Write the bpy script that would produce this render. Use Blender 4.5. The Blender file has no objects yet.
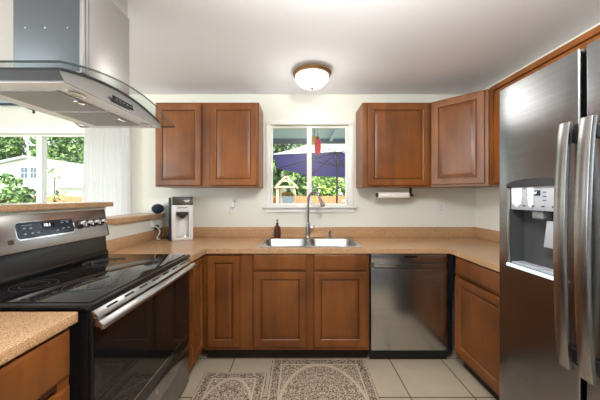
import bpy, bmesh, math, random
from mathutils import Matrix, Vector
random.seed(7)
PI = math.pi
S = bpy.context.scene
COL = S.collection

# ------------------------------------------------------------------ camera, sky, sun, exposure
CZ, F = 1.32, 262.0
cam = bpy.data.cameras.new('camera')
cam.sensor_width = 36.0
cam.lens = F / 600.0 * 36.0
cam.shift_x = 1.0 / 600.0
cam.shift_y = -3.0 / 600.0
cam.clip_start = 0.02
cam.clip_end = 300
camo = bpy.data.objects.new('camera', cam)
camo.location = (0, 0, CZ)
camo.rotation_euler = (PI / 2, 0, 0)
COL.objects.link(camo)
S.camera = camo

W = bpy.data.worlds.new('sky')
S.world = W
W.use_nodes = True
bg = W.node_tree.nodes['Background']
bg.inputs[0].default_value = (0.86, 0.93, 1.0, 1)
bg.inputs[1].default_value = 1.3

sun = bpy.data.lights.new('sun', 'SUN')
sun.energy = 7.0
sun.angle = 0.01
sun.color = (1.0, 0.95, 0.86)
suno = bpy.data.objects.new('sun', sun)
suno.rotation_euler = (math.radians(38), math.radians(34), 0)
COL.objects.link(suno)

def fill_lamp(name, w, h, loc, rot, power, col):
    l = bpy.data.lights.new(name, 'AREA'); l.shape = 'RECTANGLE'; l.size = w; l.size_y = h; l.energy = power; l.color = col
    o = bpy.data.objects.new(name, l); o.location = loc; o.rotation_euler = rot; COL.objects.link(o)
# daylight added at an unseen side opening to brighten the dining side
fill_lamp('side_fill', 2.9, 1.75, (-4.28, -0.9, 1.22), (PI / 2, 0, -PI / 2), 62, (0.90, 0.96, 1.0))
LAMP_W = 16.0        # each ceiling lamp's own light
S.view_settings.view_transform = 'Standard'
S.view_settings.look = 'None'
S.view_settings.gamma = 1.0
S.view_settings.use_curve_mapping = False
S.view_settings.exposure = 1.0
S.cycles.max_bounces = 10
S.cycles.transparent_max_bounces = 16
S.cycles.sample_clamp_indirect = 6.0

# ------------------------------------------------------------------ materials
def lin(c):
    c /= 255.0
    return c / 12.92 if c <= 0.04045 else ((c + 0.055) / 1.055) ** 2.4
def rgb(r, g, b):
    return (lin(r), lin(g), lin(b), 1)

def mat(name, col, rough=0.5, metal=0.0, spec=0.5, noise=None, bump=None, emit=None, coat=0.0, trans=0.0):
    """noise=(scale xyz, amount) varies value; bump=(scale xyz, strength)"""
    m = bpy.data.materials.new(name)
    m.use_nodes = True
    nt = m.node_tree
    b = nt.nodes['Principled BSDF']
    b.inputs['Base Color'].default_value = col
    b.inputs['Roughness'].default_value = rough
    b.inputs['Metallic'].default_value = metal
    b.inputs['Specular IOR Level'].default_value = spec
    b.inputs['Coat Weight'].default_value = coat
    b.inputs['Coat Roughness'].default_value = 0.12
    b.inputs['Transmission Weight'].default_value = trans
    def noi(sc, detail=4):
        tc = nt.nodes.new('ShaderNodeTexCoord')
        mp = nt.nodes.new('ShaderNodeMapping')
        mp.inputs['Scale'].default_value = sc
        n = nt.nodes.new('ShaderNodeTexNoise')
        n.inputs['Scale'].default_value = 1.0
        n.inputs['Detail'].default_value = detail
        nt.links.new(tc.outputs['Object'], mp.inputs['Vector'])
        nt.links.new(mp.outputs[0], n.inputs['Vector'])
        return n
    if noise:
        sc, amt = noise
        n = noi(sc)
        r = nt.nodes.new('ShaderNodeValToRGB')
        lo = [max(0, c * (1 - amt)) for c in col[:3]] + [1]
        hi = [min(1, c * (1 + amt)) for c in col[:3]] + [1]
        r.color_ramp.elements[0].position = 0.3
        r.color_ramp.elements[1].position = 0.7
        r.color_ramp.elements[0].color = lo
        r.color_ramp.elements[1].color = hi
        nt.links.new(n.outputs['Fac'], r.inputs['Fac'])
        nt.links.new(r.outputs[0], b.inputs['Base Color'])
    if bump:
        sc, st = bump
        n = noi(sc, 3)
        bp = nt.nodes.new('ShaderNodeBump')
        bp.inputs['Strength'].default_value = st
        bp.inputs['Distance'].default_value = 0.002
        nt.links.new(n.outputs['Fac'], bp.inputs['Height'])
        nt.links.new(bp.outputs[0], b.inputs['Normal'])
    if emit:
        b.inputs['Emission Color'].default_value = emit[0]
        b.inputs['Emission Strength'].default_value = emit[1]
    return m

def glass_mat(name, tint=(1, 1, 1, 1), refl=0.06, rough=0.0):
    m = bpy.data.materials.new(name)
    m.use_nodes = True
    nt = m.node_tree
    nt.nodes.remove(nt.nodes['Principled BSDF'])
    out = nt.nodes['Material Output']
    t = nt.nodes.new('ShaderNodeBsdfTransparent')
    t.inputs[0].default_value = tint
    g = nt.nodes.new('ShaderNodeBsdfGlossy')
    g.inputs['Roughness'].default_value = rough
    mx = nt.nodes.new('ShaderNodeMixShader')
    mx.inputs[0].default_value = refl
    nt.links.new(t.outputs[0], mx.inputs[1])
    nt.links.new(g.outputs[0], mx.inputs[2])
    nt.links.new(mx.outputs[0], out.inputs[0])
    return m

def sheer_mat(name, col, transp=0.25):
    m = bpy.data.materials.new(name)
    m.use_nodes = True
    nt = m.node_tree
    nt.nodes.remove(nt.nodes['Principled BSDF'])
    out = nt.nodes['Material Output']
    d = nt.nodes.new('ShaderNodeBsdfDiffuse'); d.inputs[0].default_value = col
    tl = nt.nodes.new('ShaderNodeBsdfTranslucent'); tl.inputs[0].default_value = col
    tp = nt.nodes.new('ShaderNodeBsdfTransparent')
    a = nt.nodes.new('ShaderNodeMixShader'); a.inputs[0].default_value = 0.70
    c = nt.nodes.new('ShaderNodeMixShader'); c.inputs[0].default_value = transp
    nt.links.new(d.outputs[0], a.inputs[1]); nt.links.new(tl.outputs[0], a.inputs[2])
    nt.links.new(a.outputs[0], c.inputs[1]); nt.links.new(tp.outputs[0], c.inputs[2])
    nt.links.new(c.outputs[0], out.inputs[0])
    return m

def speckle_mat(name, base, dark, light, rough=0.35):
    m = bpy.data.materials.new(name)
    m.use_nodes = True
    nt = m.node_tree
    b = nt.nodes['Principled BSDF']
    b.inputs['Roughness'].default_value = rough
    tc = nt.nodes.new('ShaderNodeTexCoord')
    n1 = nt.nodes.new('ShaderNodeTexNoise'); n1.inputs['Scale'].default_value = 260; n1.inputs['Detail'].default_value = 3
    n2 = nt.nodes.new('ShaderNodeTexNoise'); n2.inputs['Scale'].default_value = 3.5; n2.inputs['Detail'].default_value = 3
    r = nt.nodes.new('ShaderNodeValToRGB')
    e = r.color_ramp.elements
    e[0].position = 0.30; e[0].color = dark
    e[1].position = 0.70; e[1].color = light
    k = r.color_ramp.elements.new(0.47); k.color = base
    k = r.color_ramp.elements.new(0.57); k.color = base
    mx = nt.nodes.new('ShaderNodeMix'); mx.data_type = 'RGBA'; mx.blend_type = 'MULTIPLY'
    mx.inputs[0].default_value = 0.25
    nt.links.new(tc.outputs['Object'], n1.inputs['Vector'])
    nt.links.new(tc.outputs['Object'], n2.inputs['Vector'])
    nt.links.new(n1.outputs['Fac'], r.inputs['Fac'])
    nt.links.new(r.outputs[0], mx.inputs[6]); nt.links.new(n2.outputs['Fac'], mx.inputs[7])
    nt.links.new(mx.outputs[2], b.inputs['Base Color'])
    return m

def wood_mat(name, a, b_, rough=0.37, sc=(14, 14, 1.3)):
    m = bpy.data.materials.new(name)
    m.use_nodes = True
    nt = m.node_tree
    b = nt.nodes['Principled BSDF']
    b.inputs['Roughness'].default_value = rough
    tc = nt.nodes.new('ShaderNodeTexCoord')
    mp = nt.nodes.new('ShaderNodeMapping'); mp.inputs['Scale'].default_value = sc
    n = nt.nodes.new('ShaderNodeTexNoise'); n.inputs['Scale'].default_value = 1.0
    n.inputs['Detail'].default_value = 6; n.inputs['Distortion'].default_value = 0.6
    mp2 = nt.nodes.new('ShaderNodeMapping'); mp2.inputs['Scale'].default_value = (2.2, 2.2, 1.5)
    n2 = nt.nodes.new('ShaderNodeTexNoise'); n2.inputs['Scale'].default_value = 1.6; n2.inputs['Detail'].default_value = 3
    ad = nt.nodes.new('ShaderNodeMath'); ad.operation = 'MULTIPLY_ADD'; ad.inputs[1].default_value = 0.55
    r = nt.nodes.new('ShaderNodeValToRGB')
    r.color_ramp.elements[0].position = 0.52; r.color_ramp.elements[0].color = a
    r.color_ramp.elements[1].position = 1.0; r.color_ramp.elements[1].color = b_
    nt.links.new(tc.outputs['Object'], mp.inputs[0]); nt.links.new(mp.outputs[0], n.inputs['Vector'])
    nt.links.new(tc.outputs['Object'], mp2.inputs[0]); nt.links.new(mp2.outputs[0], n2.inputs['Vector'])
    nt.links.new(n.outputs['Fac'], ad.inputs[0]); nt.links.new(n2.outputs['Fac'], ad.inputs[2])
    nt.links.new(ad.outputs[0], r.inputs[0]); nt.links.new(r.outputs[0], b.inputs['Base Color'])
    return m

def tile_mat(name, size, offx, offy):
    m = bpy.data.materials.new(name)
    m.use_nodes = True
    nt = m.node_tree
    b = nt.nodes['Principled BSDF']
    b.inputs['Roughness'].default_value = 0.38
    tc = nt.nodes.new('ShaderNodeTexCoord')
    mp = nt.nodes.new('ShaderNodeMapping')
    mp.inputs['Location'].default_value = (-offx, -offy, 0)
    br = nt.nodes.new('ShaderNodeTexBrick')
    br.offset = 0.0; br.squash = 1.0
    br.inputs['Color1'].default_value = rgb(204, 190, 166)
    br.inputs['Color2'].default_value = rgb(198, 184, 160)
    br.inputs['Mortar'].default_value = rgb(92, 74, 56)
    br.inputs['Scale'].default_value = 1.0
    br.inputs['Mortar Size'].default_value = 0.0045
    br.inputs['Mortar Smooth'].default_value = 0.1
    br.inputs['Brick Width'].default_value = size
    br.inputs['Row Height'].default_value = size
    n = nt.nodes.new('ShaderNodeTexNoise'); n.inputs['Scale'].default_value = 7; n.inputs['Detail'].default_value = 5
    mx = nt.nodes.new('ShaderNodeMix'); mx.data_type = 'RGBA'; mx.blend_type = 'MULTIPLY'; mx.inputs[0].default_value = 0.25
    nt.links.new(tc.outputs['Object'], mp.inputs[0]); nt.links.new(mp.outputs[0], br.inputs['Vector'])
    nt.links.new(tc.outputs['Object'], n.inputs['Vector'])
    nt.links.new(br.outputs['Color'], mx.inputs[6]); nt.links.new(n.outputs['Fac'], mx.inputs[7])
    nt.links.new(mx.outputs[2], b.inputs['Base Color'])
    return m

def rug_mat(name, x0, x1, y0, y1, seed):
    """Faded oriental rug: border bands, medallion outline and vines, in the rug's own coordinates (origin at x0,y1 corner)."""
    m = bpy.data.materials.new(name)
    m.use_nodes = True
    nt = m.node_tree
    L = nt.links.new
    b = nt.nodes['Principled BSDF']
    b.inputs['Roughness'].default_value = 0.95
    b.inputs['Specular IOR Level'].default_value = 0.1
    tc = nt.nodes.new('ShaderNodeTexCoord')
    sp = nt.nodes.new('ShaderNodeSeparateXYZ')
    L(tc.outputs['Object'], sp.inputs[0])
    def M(op, a, b2=None, c=None):
        n = nt.nodes.new('ShaderNodeMath'); n.operation = op
        for i, v in enumerate((a, b2, c)):
            if v is None: continue
            if isinstance(v, (int, float)): n.inputs[i].default_value = v
            else: L(v, n.inputs[i])
        return n.outputs[0]
    w, h = x1 - x0, y1 - y0
    ax = M('ABSOLUTE', sp.outputs[0])                      # mirrored about the middle
    ay = M('ABSOLUTE', sp.outputs[1])
    ex = M('SUBTRACT', w / 2, ax)
    ey = M('SUBTRACT', h / 2, ay)
    edge = M('MINIMUM', ex, ey)
    cmb = nt.nodes.new('ShaderNodeCombineXYZ')
    L(ax, cmb.inputs[0]); L(ay, cmb.inputs[1]); cmb.inputs[2].default_value = seed
    v1 = nt.nodes.new('ShaderNodeTexVoronoi'); v1.inputs['Scale'].default_value = 50; v1.feature = 'F1'
    L(cmb.outputs[0], v1.inputs['Vector'])
    v2 = nt.nodes.new('ShaderNodeTexVoronoi'); v2.inputs['Scale'].default_value = 34; v2.feature = 'DISTANCE_TO_EDGE'
    L(cmb.outputs[0], v2.inputs['Vector'])
    no = nt.nodes.new('ShaderNodeTexNoise'); no.inputs['Scale'].default_value = 100; no.inputs['Detail'].default_value = 5
    L(cmb.outputs[0], no.inputs['Vector'])
    vines = M('MULTIPLY', M('LESS_THAN', v2.outputs['Distance'], 0.075), 0.55)
    fl = M('MULTIPLY', M('LESS_THAN', v1.outputs['Distance'], 0.33), 0.85)
    spk = M('MULTIPLY', M('GREATER_THAN', no.outputs['Fac'], 0.53), 0.85)
    dk = M('MAXIMUM', M('MAXIMUM', vines, fl), spk)
    # medallion outline: an ellipse ring, pale
    ex2 = M('DIVIDE', ax, w * 0.40); ey2 = M('DIVIDE', ay, h * 0.43)
    rr = M('SQRT', M('ADD', M('MULTIPLY', ex2, ex2), M('MULTIPLY', ey2, ey2)))
    ring = M('LESS_THAN', M('ABSOLUTE', M('SUBTRACT', rr, 1.0)), 0.035)
    line1 = M('LESS_THAN', M('ABSOLUTE', M('SUBTRACT', edge, 0.012)), 0.006)
    line2 = M('LESS_THAN', M('ABSOLUTE', M('SUBTRACT', edge, 0.075)), 0.006)
    band = M('LESS_THAN', edge, 0.07)
    pale = M('MAXIMUM', ring, M('MAXIMUM', line1, line2))
    dk = M('MULTIPLY', dk, M('SUBTRACT', 1.0, M('MULTIPLY', pale, 0.9)))
    dk = M('MINIMUM', M('ADD', dk, M('MULTIPLY', band, 0.12)), 1.0)
    r = nt.nodes.new('ShaderNodeValToRGB')
    e = r.color_ramp.elements
    e[0].position = 0.0; e[0].color = rgb(206, 192, 170)
    e[1].position = 1.0; e[1].color = rgb(96, 78, 72)
    k = e.new(0.5); k.color = rgb(168, 148, 130)
    L(dk, r.inputs[0]); L(r.outputs[0], b.inputs['Base Color'])
    bp = nt.nodes.new('ShaderNodeBump'); bp.inputs['Strength'].default_value = 0.3; bp.inputs['Distance'].default_value = 0.002
    L(no.outputs['Fac'], bp.inputs['Height']); L(bp.outputs[0], b.inputs['Normal'])
    return m

WALL = mat('cream_paint', rgb(230, 231, 220), 0.75, spec=0.2, bump=((160, 160, 160), 0.06))
TAUPE = mat('taupe_paint', rgb(112, 114, 118), 0.8)
STEELF = mat('fridge_steel', (0.31, 0.316, 0.33, 1), 0.22, 1.0, noise=((1.5, 1.5, 160), 0.06))
RECESS = mat('dispenser_recess', (0.07, 0.072, 0.075, 1), 0.3, 0.3)
STEELH = mat('hood_steel', (0.60, 0.595, 0.585, 1), 0.34, 1.0)
CEIL = mat('ceiling_paint', rgb(238, 238, 242), 0.9, spec=0.1, bump=((90, 90, 90), 0.25))
TRIM = mat('white_trim', rgb(238, 238, 234), 0.4)
TEAL = mat('teal_paint', rgb(160, 190, 200), 0.7)
WOOD = wood_mat('cherry_wood', rgb(97, 53, 20), rgb(143, 85, 36))
WOODG = wood_mat('cherry_wood_groove_glaze', rgb(54, 28, 14), rgb(80, 44, 22))
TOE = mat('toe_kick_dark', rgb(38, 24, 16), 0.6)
WOODI = mat('cabinet_inside', rgb(170, 135, 95), 0.7)
COUNTER = speckle_mat('tan_laminate', rgb(206, 164, 122), rgb(122, 80, 46), rgb(240, 208, 168), 0.22)
STEEL = mat('stainless', (0.47, 0.47, 0.475, 1), 0.24, 1.0, noise=((1.5, 1.5, 160), 0.06))
STEELD = mat('stainless_dark', (0.33, 0.33, 0.335, 1), 0.28, 1.0, noise=((1.5, 1.5, 160), 0.06))
STEELB = mat('stainless_bright', (0.60, 0.60, 0.61, 1), 0.30, 1.0)
SINKM = mat('sink_steel', (0.42, 0.42, 0.43, 1), 0.33, 1.0)
NICKEL = mat('brushed_nickel', (0.45, 0.44, 0.42, 1), 0.25, 1.0)
CHROME = mat('chrome', (0.8, 0.8, 0.8, 1), 0.08, 1.0)
BLACKG = mat('black_glass', (0.008, 0.008, 0.009, 1), 0.05, 0.0, spec=0.6)
BLACK = mat('black_enamel', (0.012, 0.012, 0.013, 1), 0.25)
BLACKM = mat('black_plastic', (0.02, 0.02, 0.021, 1), 0.5)
GREYP = mat('grey_plastic', (0.16, 0.165, 0.17, 1), 0.4)
MESHG = mat('filter_mesh', (0.40, 0.42, 0.45, 1), 0.5, 0.4, bump=((700, 700, 700), 0.6))
GREYC = mat('control_grey', rgb(178, 182, 190), 0.35, 0.3)
WHITEP = mat('white_plastic', rgb(236, 236, 234), 0.35)
PINKW = mat('pearl_plastic', rgb(232, 228, 226), 0.35)
NAVY = mat('navy_fabric', rgb(24, 38, 58), 0.8, noise=((200, 200, 200), 0.25))
NAVYP = mat('navy_plastic', rgb(34, 52, 72), 0.3)
OLIVE = mat('dark_display_plastic', rgb(70, 68, 52), 0.25)
BRONZE = mat('bronze_rim', rgb(150, 118, 84), 0.35, 0.8)
BOWL = mat('frosted_bowl', rgb(250, 246, 238), 0.4, emit=((1.0, 0.95, 0.86, 1), 0.75))
PANE = glass_mat('window_glass', (0.98, 0.99, 0.99, 1), 0.012, 0.35)
HOODG = glass_mat('hood_glass', (0.90, 0.92, 0.92, 1), 0.06)
FRONTSHADE = mat('steel_shaded_front', (0.16, 0.18, 0.195, 1), 0.4, 0.85)  # darkened steel: dim reflection on the chimney front put into the colour
ENDSHADE = mat('steel_shaded_end', (0.085, 0.085, 0.09, 1), 0.4, 0.7)  # darkened steel: shade on the hood's near end put into the colour
GLEDGE = mat('glass_edge', (0.03, 0.04, 0.04, 1), 0.15)
AMBER = mat('amber_glass', rgb(96, 42, 12), 0.08, coat=0.5)
SHEER = sheer_mat('sheer_cloth', (0.95, 0.95, 0.96, 1), 0.12)
PAPER = mat('paper_roll', rgb(250, 246, 238), 0.9, spec=0.1)
CYAN = mat('lit_blue_strip', rgb(200, 230, 235), 0.3, emit=((0.7, 0.95, 1.0, 1), 0.45))
DIGIT = mat('clock_digits', rgb(210, 225, 240), 0.4, emit=((0.8, 0.9, 1.0, 1), 0.8))
MARK = mat('printed_mark', rgb(150, 158, 168), 0.5)
RINGM = mat('ring_print', rgb(92, 94, 98), 0.3)
MARKD = mat('printed_dark', rgb(50, 54, 62), 0.5)
DISP = mat('blue_black_display', rgb(40, 50, 62), 0.12)
TILE = tile_mat('floor_tile', 0.42, 0.735, 1.725)
GRASS = mat('lawn', rgb(104, 122, 66), 0.95, noise=((1.2, 1.2, 1.2), 0.3))
CONC = mat('concrete', rgb(226, 223, 216), 0.9)
SIDING = mat('white_siding', rgb(240, 240, 240), 0.7)
ROOFG = mat('grey_shingle', rgb(150, 154, 160), 0.9, noise=((9, 9, 9), 0.15))
WINDK = mat('dark_pane', rgb(70, 84, 96), 0.1)
FENCE = mat('fence_wood', rgb(176, 112, 74), 0.85, noise=((20, 20, 2), 0.25))
LATT = mat('play_wood', rgb(206, 172, 140), 0.8, noise=((20, 20, 3), 0.15))
BARK = mat('bark', rgb(86, 66, 50), 0.9, noise=((18, 18, 3), 0.3))
LEAF = [mat('leaf_dark', rgb(58, 88, 44), 0.6, noise=((3, 3, 3), 0.4)),
        mat('leaf_mid', rgb(92, 124, 58), 0.6, noise=((3, 3, 3), 0.4)),
        mat('leaf_light', rgb(150, 176, 84), 0.6, noise=((4, 4, 4), 0.3))]
PURPLE = sheer_mat('purple_canvas', rgb(116, 107, 154), 0.0)
CANVASLIT = sheer_mat('sunlit_canvas', rgb(246, 246, 244), 0.0)  # near parasol panels: sun through the cloth put into the colour
SOFFIT = mat('blue_grey_soffit', rgb(196, 208, 250), 0.8, spec=0.1)
BEAM = mat('slate_beam', rgb(84, 96, 116), 0.7)
REDG = mat('red_glass', rgb(214, 6, 8), 0.5, spec=0.08)
YELLOW = mat('yellow_shade', rgb(226, 178, 66), 0.5, spec=0.1)
TERRA = mat('red_flowers', rgb(206, 96, 70), 0.8)
PALEB = mat('pale_blue_glaze', rgb(190, 205, 216), 0.3)

# ------------------------------------------------------------------ mesh helpers
WLOC = {}
class MB:
    def __init__(self, M=None):
        self.bm = bmesh.new(); self.M = M or Matrix.Identity(4)
    def _add(self, verts, faces, mi=0):
        vs = [self.bm.verts.new(self.M @ Vector(v)) for v in verts]
        for f in faces:
            try:
                fc = self.bm.faces.new([vs[i] for i in f]); fc.material_index = mi
            except ValueError:
                pass
        return vs
    def box(self, x0, x1, y0, y1, z0, z1, bev=0.0, seg=2, mi=0):
        v = [(x, y, z) for x in (x0, x1) for y in (y0, y1) for z in (z0, z1)]
        f = [(0, 1, 3, 2), (4, 6, 7, 5), (0, 4, 5, 1), (2, 3, 7, 6), (0, 2, 6, 4), (1, 5, 7, 3)]
        vs = self._add(v, f, mi)
        if bev > 0:
            es = {e for q in vs for e in q.link_edges}
            bmesh.ops.bevel(self.bm, geom=list(es), offset=bev, segments=seg, affect='EDGES', profile=0.5, clamp_overlap=True)
        return self
    def prism(self, poly, a0, a1, axis='Y', bev=0.0, mi=0):
        """poly in the two other axes; extruded along axis"""
        n = len(poly)
        def p(u, v, a):
            return {'X': (a, u, v), 'Y': (u, a, v), 'Z': (u, v, a)}[axis]
        v = [p(u, w, a0) for u, w in poly] + [p(u, w, a1) for u, w in poly]
        f = [tuple(range(n))[::-1], tuple(range(n, 2 * n))] + [(i, (i + 1) % n, n + (i + 1) % n, n + i) for i in range(n)]
        vs = self._add(v, f, mi)
        if bev > 0:
            es = {e for q in vs for e in q.link_edges}
            bmesh.ops.bevel(self.bm, geom=list(es), offset=bev, segments=2, affect='EDGES', profile=0.5, clamp_overlap=True)
        return self
    def lathe(self, prof, c=(0, 0, 0), axis='Z', n=24, mi=0, closed=False):
        """prof: list of (r, h)"""
        rings, verts, faces = [], [], []
        for r, h in prof:
            if r < 1e-6:
                rings.append([len(verts)]); verts.append((0, 0, h))
            else:
                rings.append(list(range(len(verts), len(verts) + n)))
                verts += [(r * math.cos(2 * PI * i / n), r * math.sin(2 * PI * i / n), h) for i in range(n)]
        R = range(len(rings) if closed else len(rings) - 1)
        for k in R:
            A, B = rings[k], rings[(k + 1) % len(rings)]
            for i in range(n):
                j = (i + 1) % n
                if len(A) == 1 and len(B) == 1: continue
                if len(A) == 1: faces.append((A[0], B[j], B[i]))
                elif len(B) == 1: faces.append((A[i], A[j], B[0]))
                else: faces.append((A[i], A[j], B[j], B[i]))
        if not closed:
            if len(rings[0]) > 1: faces.append(tuple(rings[0][::-1]))
            if len(rings[-1]) > 1: faces.append(tuple(rings[-1]))
        def t(v):
            x, y, z = v
            if axis == 'X': x, y, z = z, x, y
            elif axis == 'Y': x, y, z = x, z, -y
            return (x + c[0], y + c[1], z + c[2])
        self._add([t(v) for v in verts], faces, mi)
        return self
    def cyl(self, c, r, h0, h1, axis='Z', n=24, bev=0.0, mi=0):
        if bev: pr = [(r - bev, h0), (r, h0 + bev), (r, h1 - bev), (r - bev, h1)]
        else: pr = [(r, h0), (r, h1)]
        return self.lathe(pr, c, axis, n, mi)
    def tube(self, pts, r, n=12, mi=0):
        pts = [Vector(p) for p in pts]
        rs = r if isinstance(r, (list, tuple)) else [r] * len(pts)
        verts, faces = [], []
        up = None
        for i, p in enumerate(pts):
            d = (pts[min(i + 1, len(pts) - 1)] - pts[max(i - 1, 0)]).normalized()
            if up is None:
                up = Vector((0, 0, 1)) if abs(d.z) < 0.9 else Vector((1, 0, 0))
            a = d.cross(up).normalized(); b = a.cross(d).normalized(); up = b
            for k in range(n):
                t = 2 * PI * k / n
                verts.append(p + (a * math.cos(t) + b * math.sin(t)) * rs[i])
        for i in range(len(pts) - 1):
            for k in range(n):
                q = (k + 1) % n
                faces.append((i * n + k, i * n + q, (i + 1) * n + q, (i + 1) * n + k))
        faces.append(tuple(range(n))[::-1]); faces.append(tuple(range((len(pts) - 1) * n, len(pts) * n)))
        self._add(verts, faces, mi)
        return self
    def sphere(self, c, r, sx=1, sy=1, sz=1, n=20):
        m = n // 2
        prof = [(r * math.sin(PI * i / m) , -r * math.cos(PI * i / m)) for i in range(m + 1)]
        prof[0] = (0, -r); prof[-1] = (0, r)
        old = self.M
        self.M = old @ Matrix.Translation(c) @ Matrix.Diagonal((sx, sy, sz, 1))
        self.lathe(prof, n=n)
        self.M = old
        return self
    def loft(self, loops, cap0=True, cap1=True, mi=0):
        n = len(loops[0]); verts = [p for l in loops for p in l]; faces = []
        for k in range(len(loops) - 1):
            for i in range(n):
                j = (i + 1) % n
                faces.append((k * n + i, k * n + j, (k + 1) * n + j, (k + 1) * n + i))
        if cap0: faces.append(tuple(range(n))[::-1])
        if cap1: faces.append(tuple(range((len(loops) - 1) * n, len(loops) * n)))
        self._add(verts, faces, mi)
        return self
    def build(self, name, m, parent=None, smooth=35, **tags):
        off = WLOC.get(parent.name, Vector()) if parent else Vector()
        own = tags.pop('origin', None)
        loc = Vector(own) if own is not None else off
        bmesh.ops.recalc_face_normals(self.bm, faces=self.bm.faces)
        me = bpy.data.meshes.new(name)
        bmesh.ops.translate(self.bm, verts=self.bm.verts, vec=-loc)
        self.bm.to_mesh(me); self.bm.free()
        for mm in (m if isinstance(m, (list, tuple)) else [m]): me.materials.append(mm)
        if smooth:
            me.shade_smooth(); me.set_sharp_from_angle(angle=math.radians(smooth))
        o = bpy.data.objects.new(name, me)
        COL.objects.link(o)
        if parent: o.parent = parent; o.location = loc - off
        else: o.location = loc
        WLOC[o.name] = loc
        settags(o, **tags)
        return o

def settags(o, label=None, cat=None, group=None, kind=None):
    if label: o['label'] = label
    if cat: o['category'] = cat
    if group: o['group'] = group
    if kind: o['kind'] = kind

def thing(name, label, cat, loc, group=None):
    o = bpy.data.objects.new(name, None)
    o.empty_display_size = 0.05
    o.location = loc
    COL.objects.link(o)
    WLOC[o.name] = Vector(loc)
    settags(o, label, cat, group)
    return o

def copy_tree(o, parent=None, loc=None):
    c = o.copy(); COL.objects.link(c)
    if parent: c.parent = parent
    if loc is not None: c.location = loc
    WLOC[c.name] = Vector(loc) if loc is not None else Vector()
    for ch in list(o.children): copy_tree(ch, c)
    return c

def struct(name, mb, m, parent=None, **k):
    o = mb.build(name, m, parent, **k)
    o['kind'] = 'structure'
    return o

def frame(x, y, z=0, deg=0):
    return Matrix.Translation((x, y, z)) @ Matrix.Rotation(math.radians(deg), 4, 'Z')

def text_mesh(body, size, M, name, m, parent, depth=0.0004):
    cu = bpy.data.curves.new(name, 'FONT'); cu.body = body; cu.size = size; cu.extrude = depth
    cu.align_x = 'CENTER'; cu.align_y = 'CENTER'
    t = bpy.data.objects.new(name, cu); COL.objects.link(t)
    dg = bpy.context.evaluated_depsgraph_get()
    me = bpy.data.meshes.new_from_object(t.evaluated_get(dg))
    bpy.data.objects.remove(t)
    bm = bmesh.new(); bm.from_mesh(me); bpy.data.meshes.remove(me)
    bmesh.ops.transform(bm, matrix=M, verts=bm.verts)
    mb = MB(); mb.bm.free(); mb.bm = bm
    return mb.build(name, m, parent, smooth=0)

# rectangular ring panel facing local -Y: list of (inset, depth)
def rect(x0, x1, z0, z1, ins, y):
    return [(x0 + ins, y, z0 + ins), (x1 - ins, y, z0 + ins), (x1 - ins, y, z1 - ins), (x0 + ins, y, z1 - ins)]

def raised_door(M, parent, x0, x1, z0, z1, t=0.02, stile=0.055, name='door'):
    """a raised-panel door, back on local y=0, front at y=-t; the centre panel is a sub-part"""
    st = min(stile, (x1 - x0) * 0.24)
    mb = MB(M)
    mb.loft([rect(x0, x1, z0, z1, 0, 0), rect(x0, x1, z0, z1, 0, -t + 0.004), rect(x0, x1, z0, z1, 0.004, -t),
             rect(x0, x1, z0, z1, st - 0.006, -t), rect(x0, x1, z0, z1, st, -t + 0.004), rect(x0, x1, z0, z1, st + 0.004, -t + 0.011)], True, False)
    mb._add(rect(x0, x1, z0, z1, st + 0.004, -t + 0.011), [(0, 1, 2, 3)], 1)
    d = mb.build(name, [WOOD, WOODG], parent)
    p = MB(M)
    e = 0.010
    p.loft([rect(x0, x1, z0, z1, st + e, -t + 0.0105), rect(x0, x1, z0, z1, st + e, -t + 0.008),
            rect(x0, x1, z0, z1, st + e + 0.024, -t + 0.0015), rect(x0, x1, z0, z1, st + e + 0.028, -t + 0.001)], True, True)
    p.build('raised_panel', WOOD, d, smooth=20)
    return d

def drawer_front(M, parent, x0, x1, z0, z1, t=0.02):
    mb = MB(M)
    mb.loft([rect(x0, x1, z0, z1, 0, 0), rect(x0, x1, z0, z1, 0, -t + 0.007), rect(x0, x1, z0, z1, 0.010, -t + 0.001), rect(x0, x1, z0, z1, 0.014, -t)])
    return mb.build('drawer', WOOD, parent, smooth=20)

def base_cabinet(M, parent, w, d, doors, drawers, stiles, zb=0.10, zt=0.872):
    """carcass of panels behind a face frame at local y=0, inside from y=0 to d"""
    c = MB(M)
    c.box(0, 0.018, 0.02, d, zb, zt); c.box(w - 0.018, w, 0.02, d, zb, zt)
    c.box(0.018, w - 0.018, 0.02, d, zb, zb + 0.018); c.box(0.018, w - 0.018, d - 0.01, d, zb + 0.018, zt)
    c.build('carcass', WOODI, parent)
    f = MB(M)
    for a, b in stiles: f.box(a, b, 0, 0.02, zb, zt)
    f.box(0.001, w - 0.001, 0.0004, 0.0196, zb, zb + 0.035)
    f.box(0.001, w - 0.001, 0.0004, 0.0196, zt - 0.03, zt)
    if drawers:
        f.box(0.001, w - 0.001, 0.0004, 0.0196, 0.715, 0.745)
    f.build('face_frame', WOOD, parent)
    k = MB(M)
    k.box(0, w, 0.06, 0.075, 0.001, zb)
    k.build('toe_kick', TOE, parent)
    for x0, x1, z0, z1 in doors: raised_door(M @ Matrix.Translation((0, -0.0005, 0)), parent, x0, x1, z0, z1)
    for x0, x1, z0, z1 in drawers: drawer_front(M @ Matrix.Translation((0, -0.0005, 0)), parent, x0, x1, z0, z1)

# ------------------------------------------------------------------ the setting
YW = 2.67          # back wall
XR = 1.80          # right wall
XL = -4.3          # dining room's far wall
YB = -2.7          # wall behind the camera
ZC = 2.365
struct('floor', MB().box(XL - 0.1, XR + 0.1, YB - 0.1, YW + 0.1, -0.12, 0.0), TILE)
struct('ceiling', MB().box(XL - 0.1, XR + 0.1, YB - 0.1, YW + 0.1, ZC, ZC + 0.12), CEIL)

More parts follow.
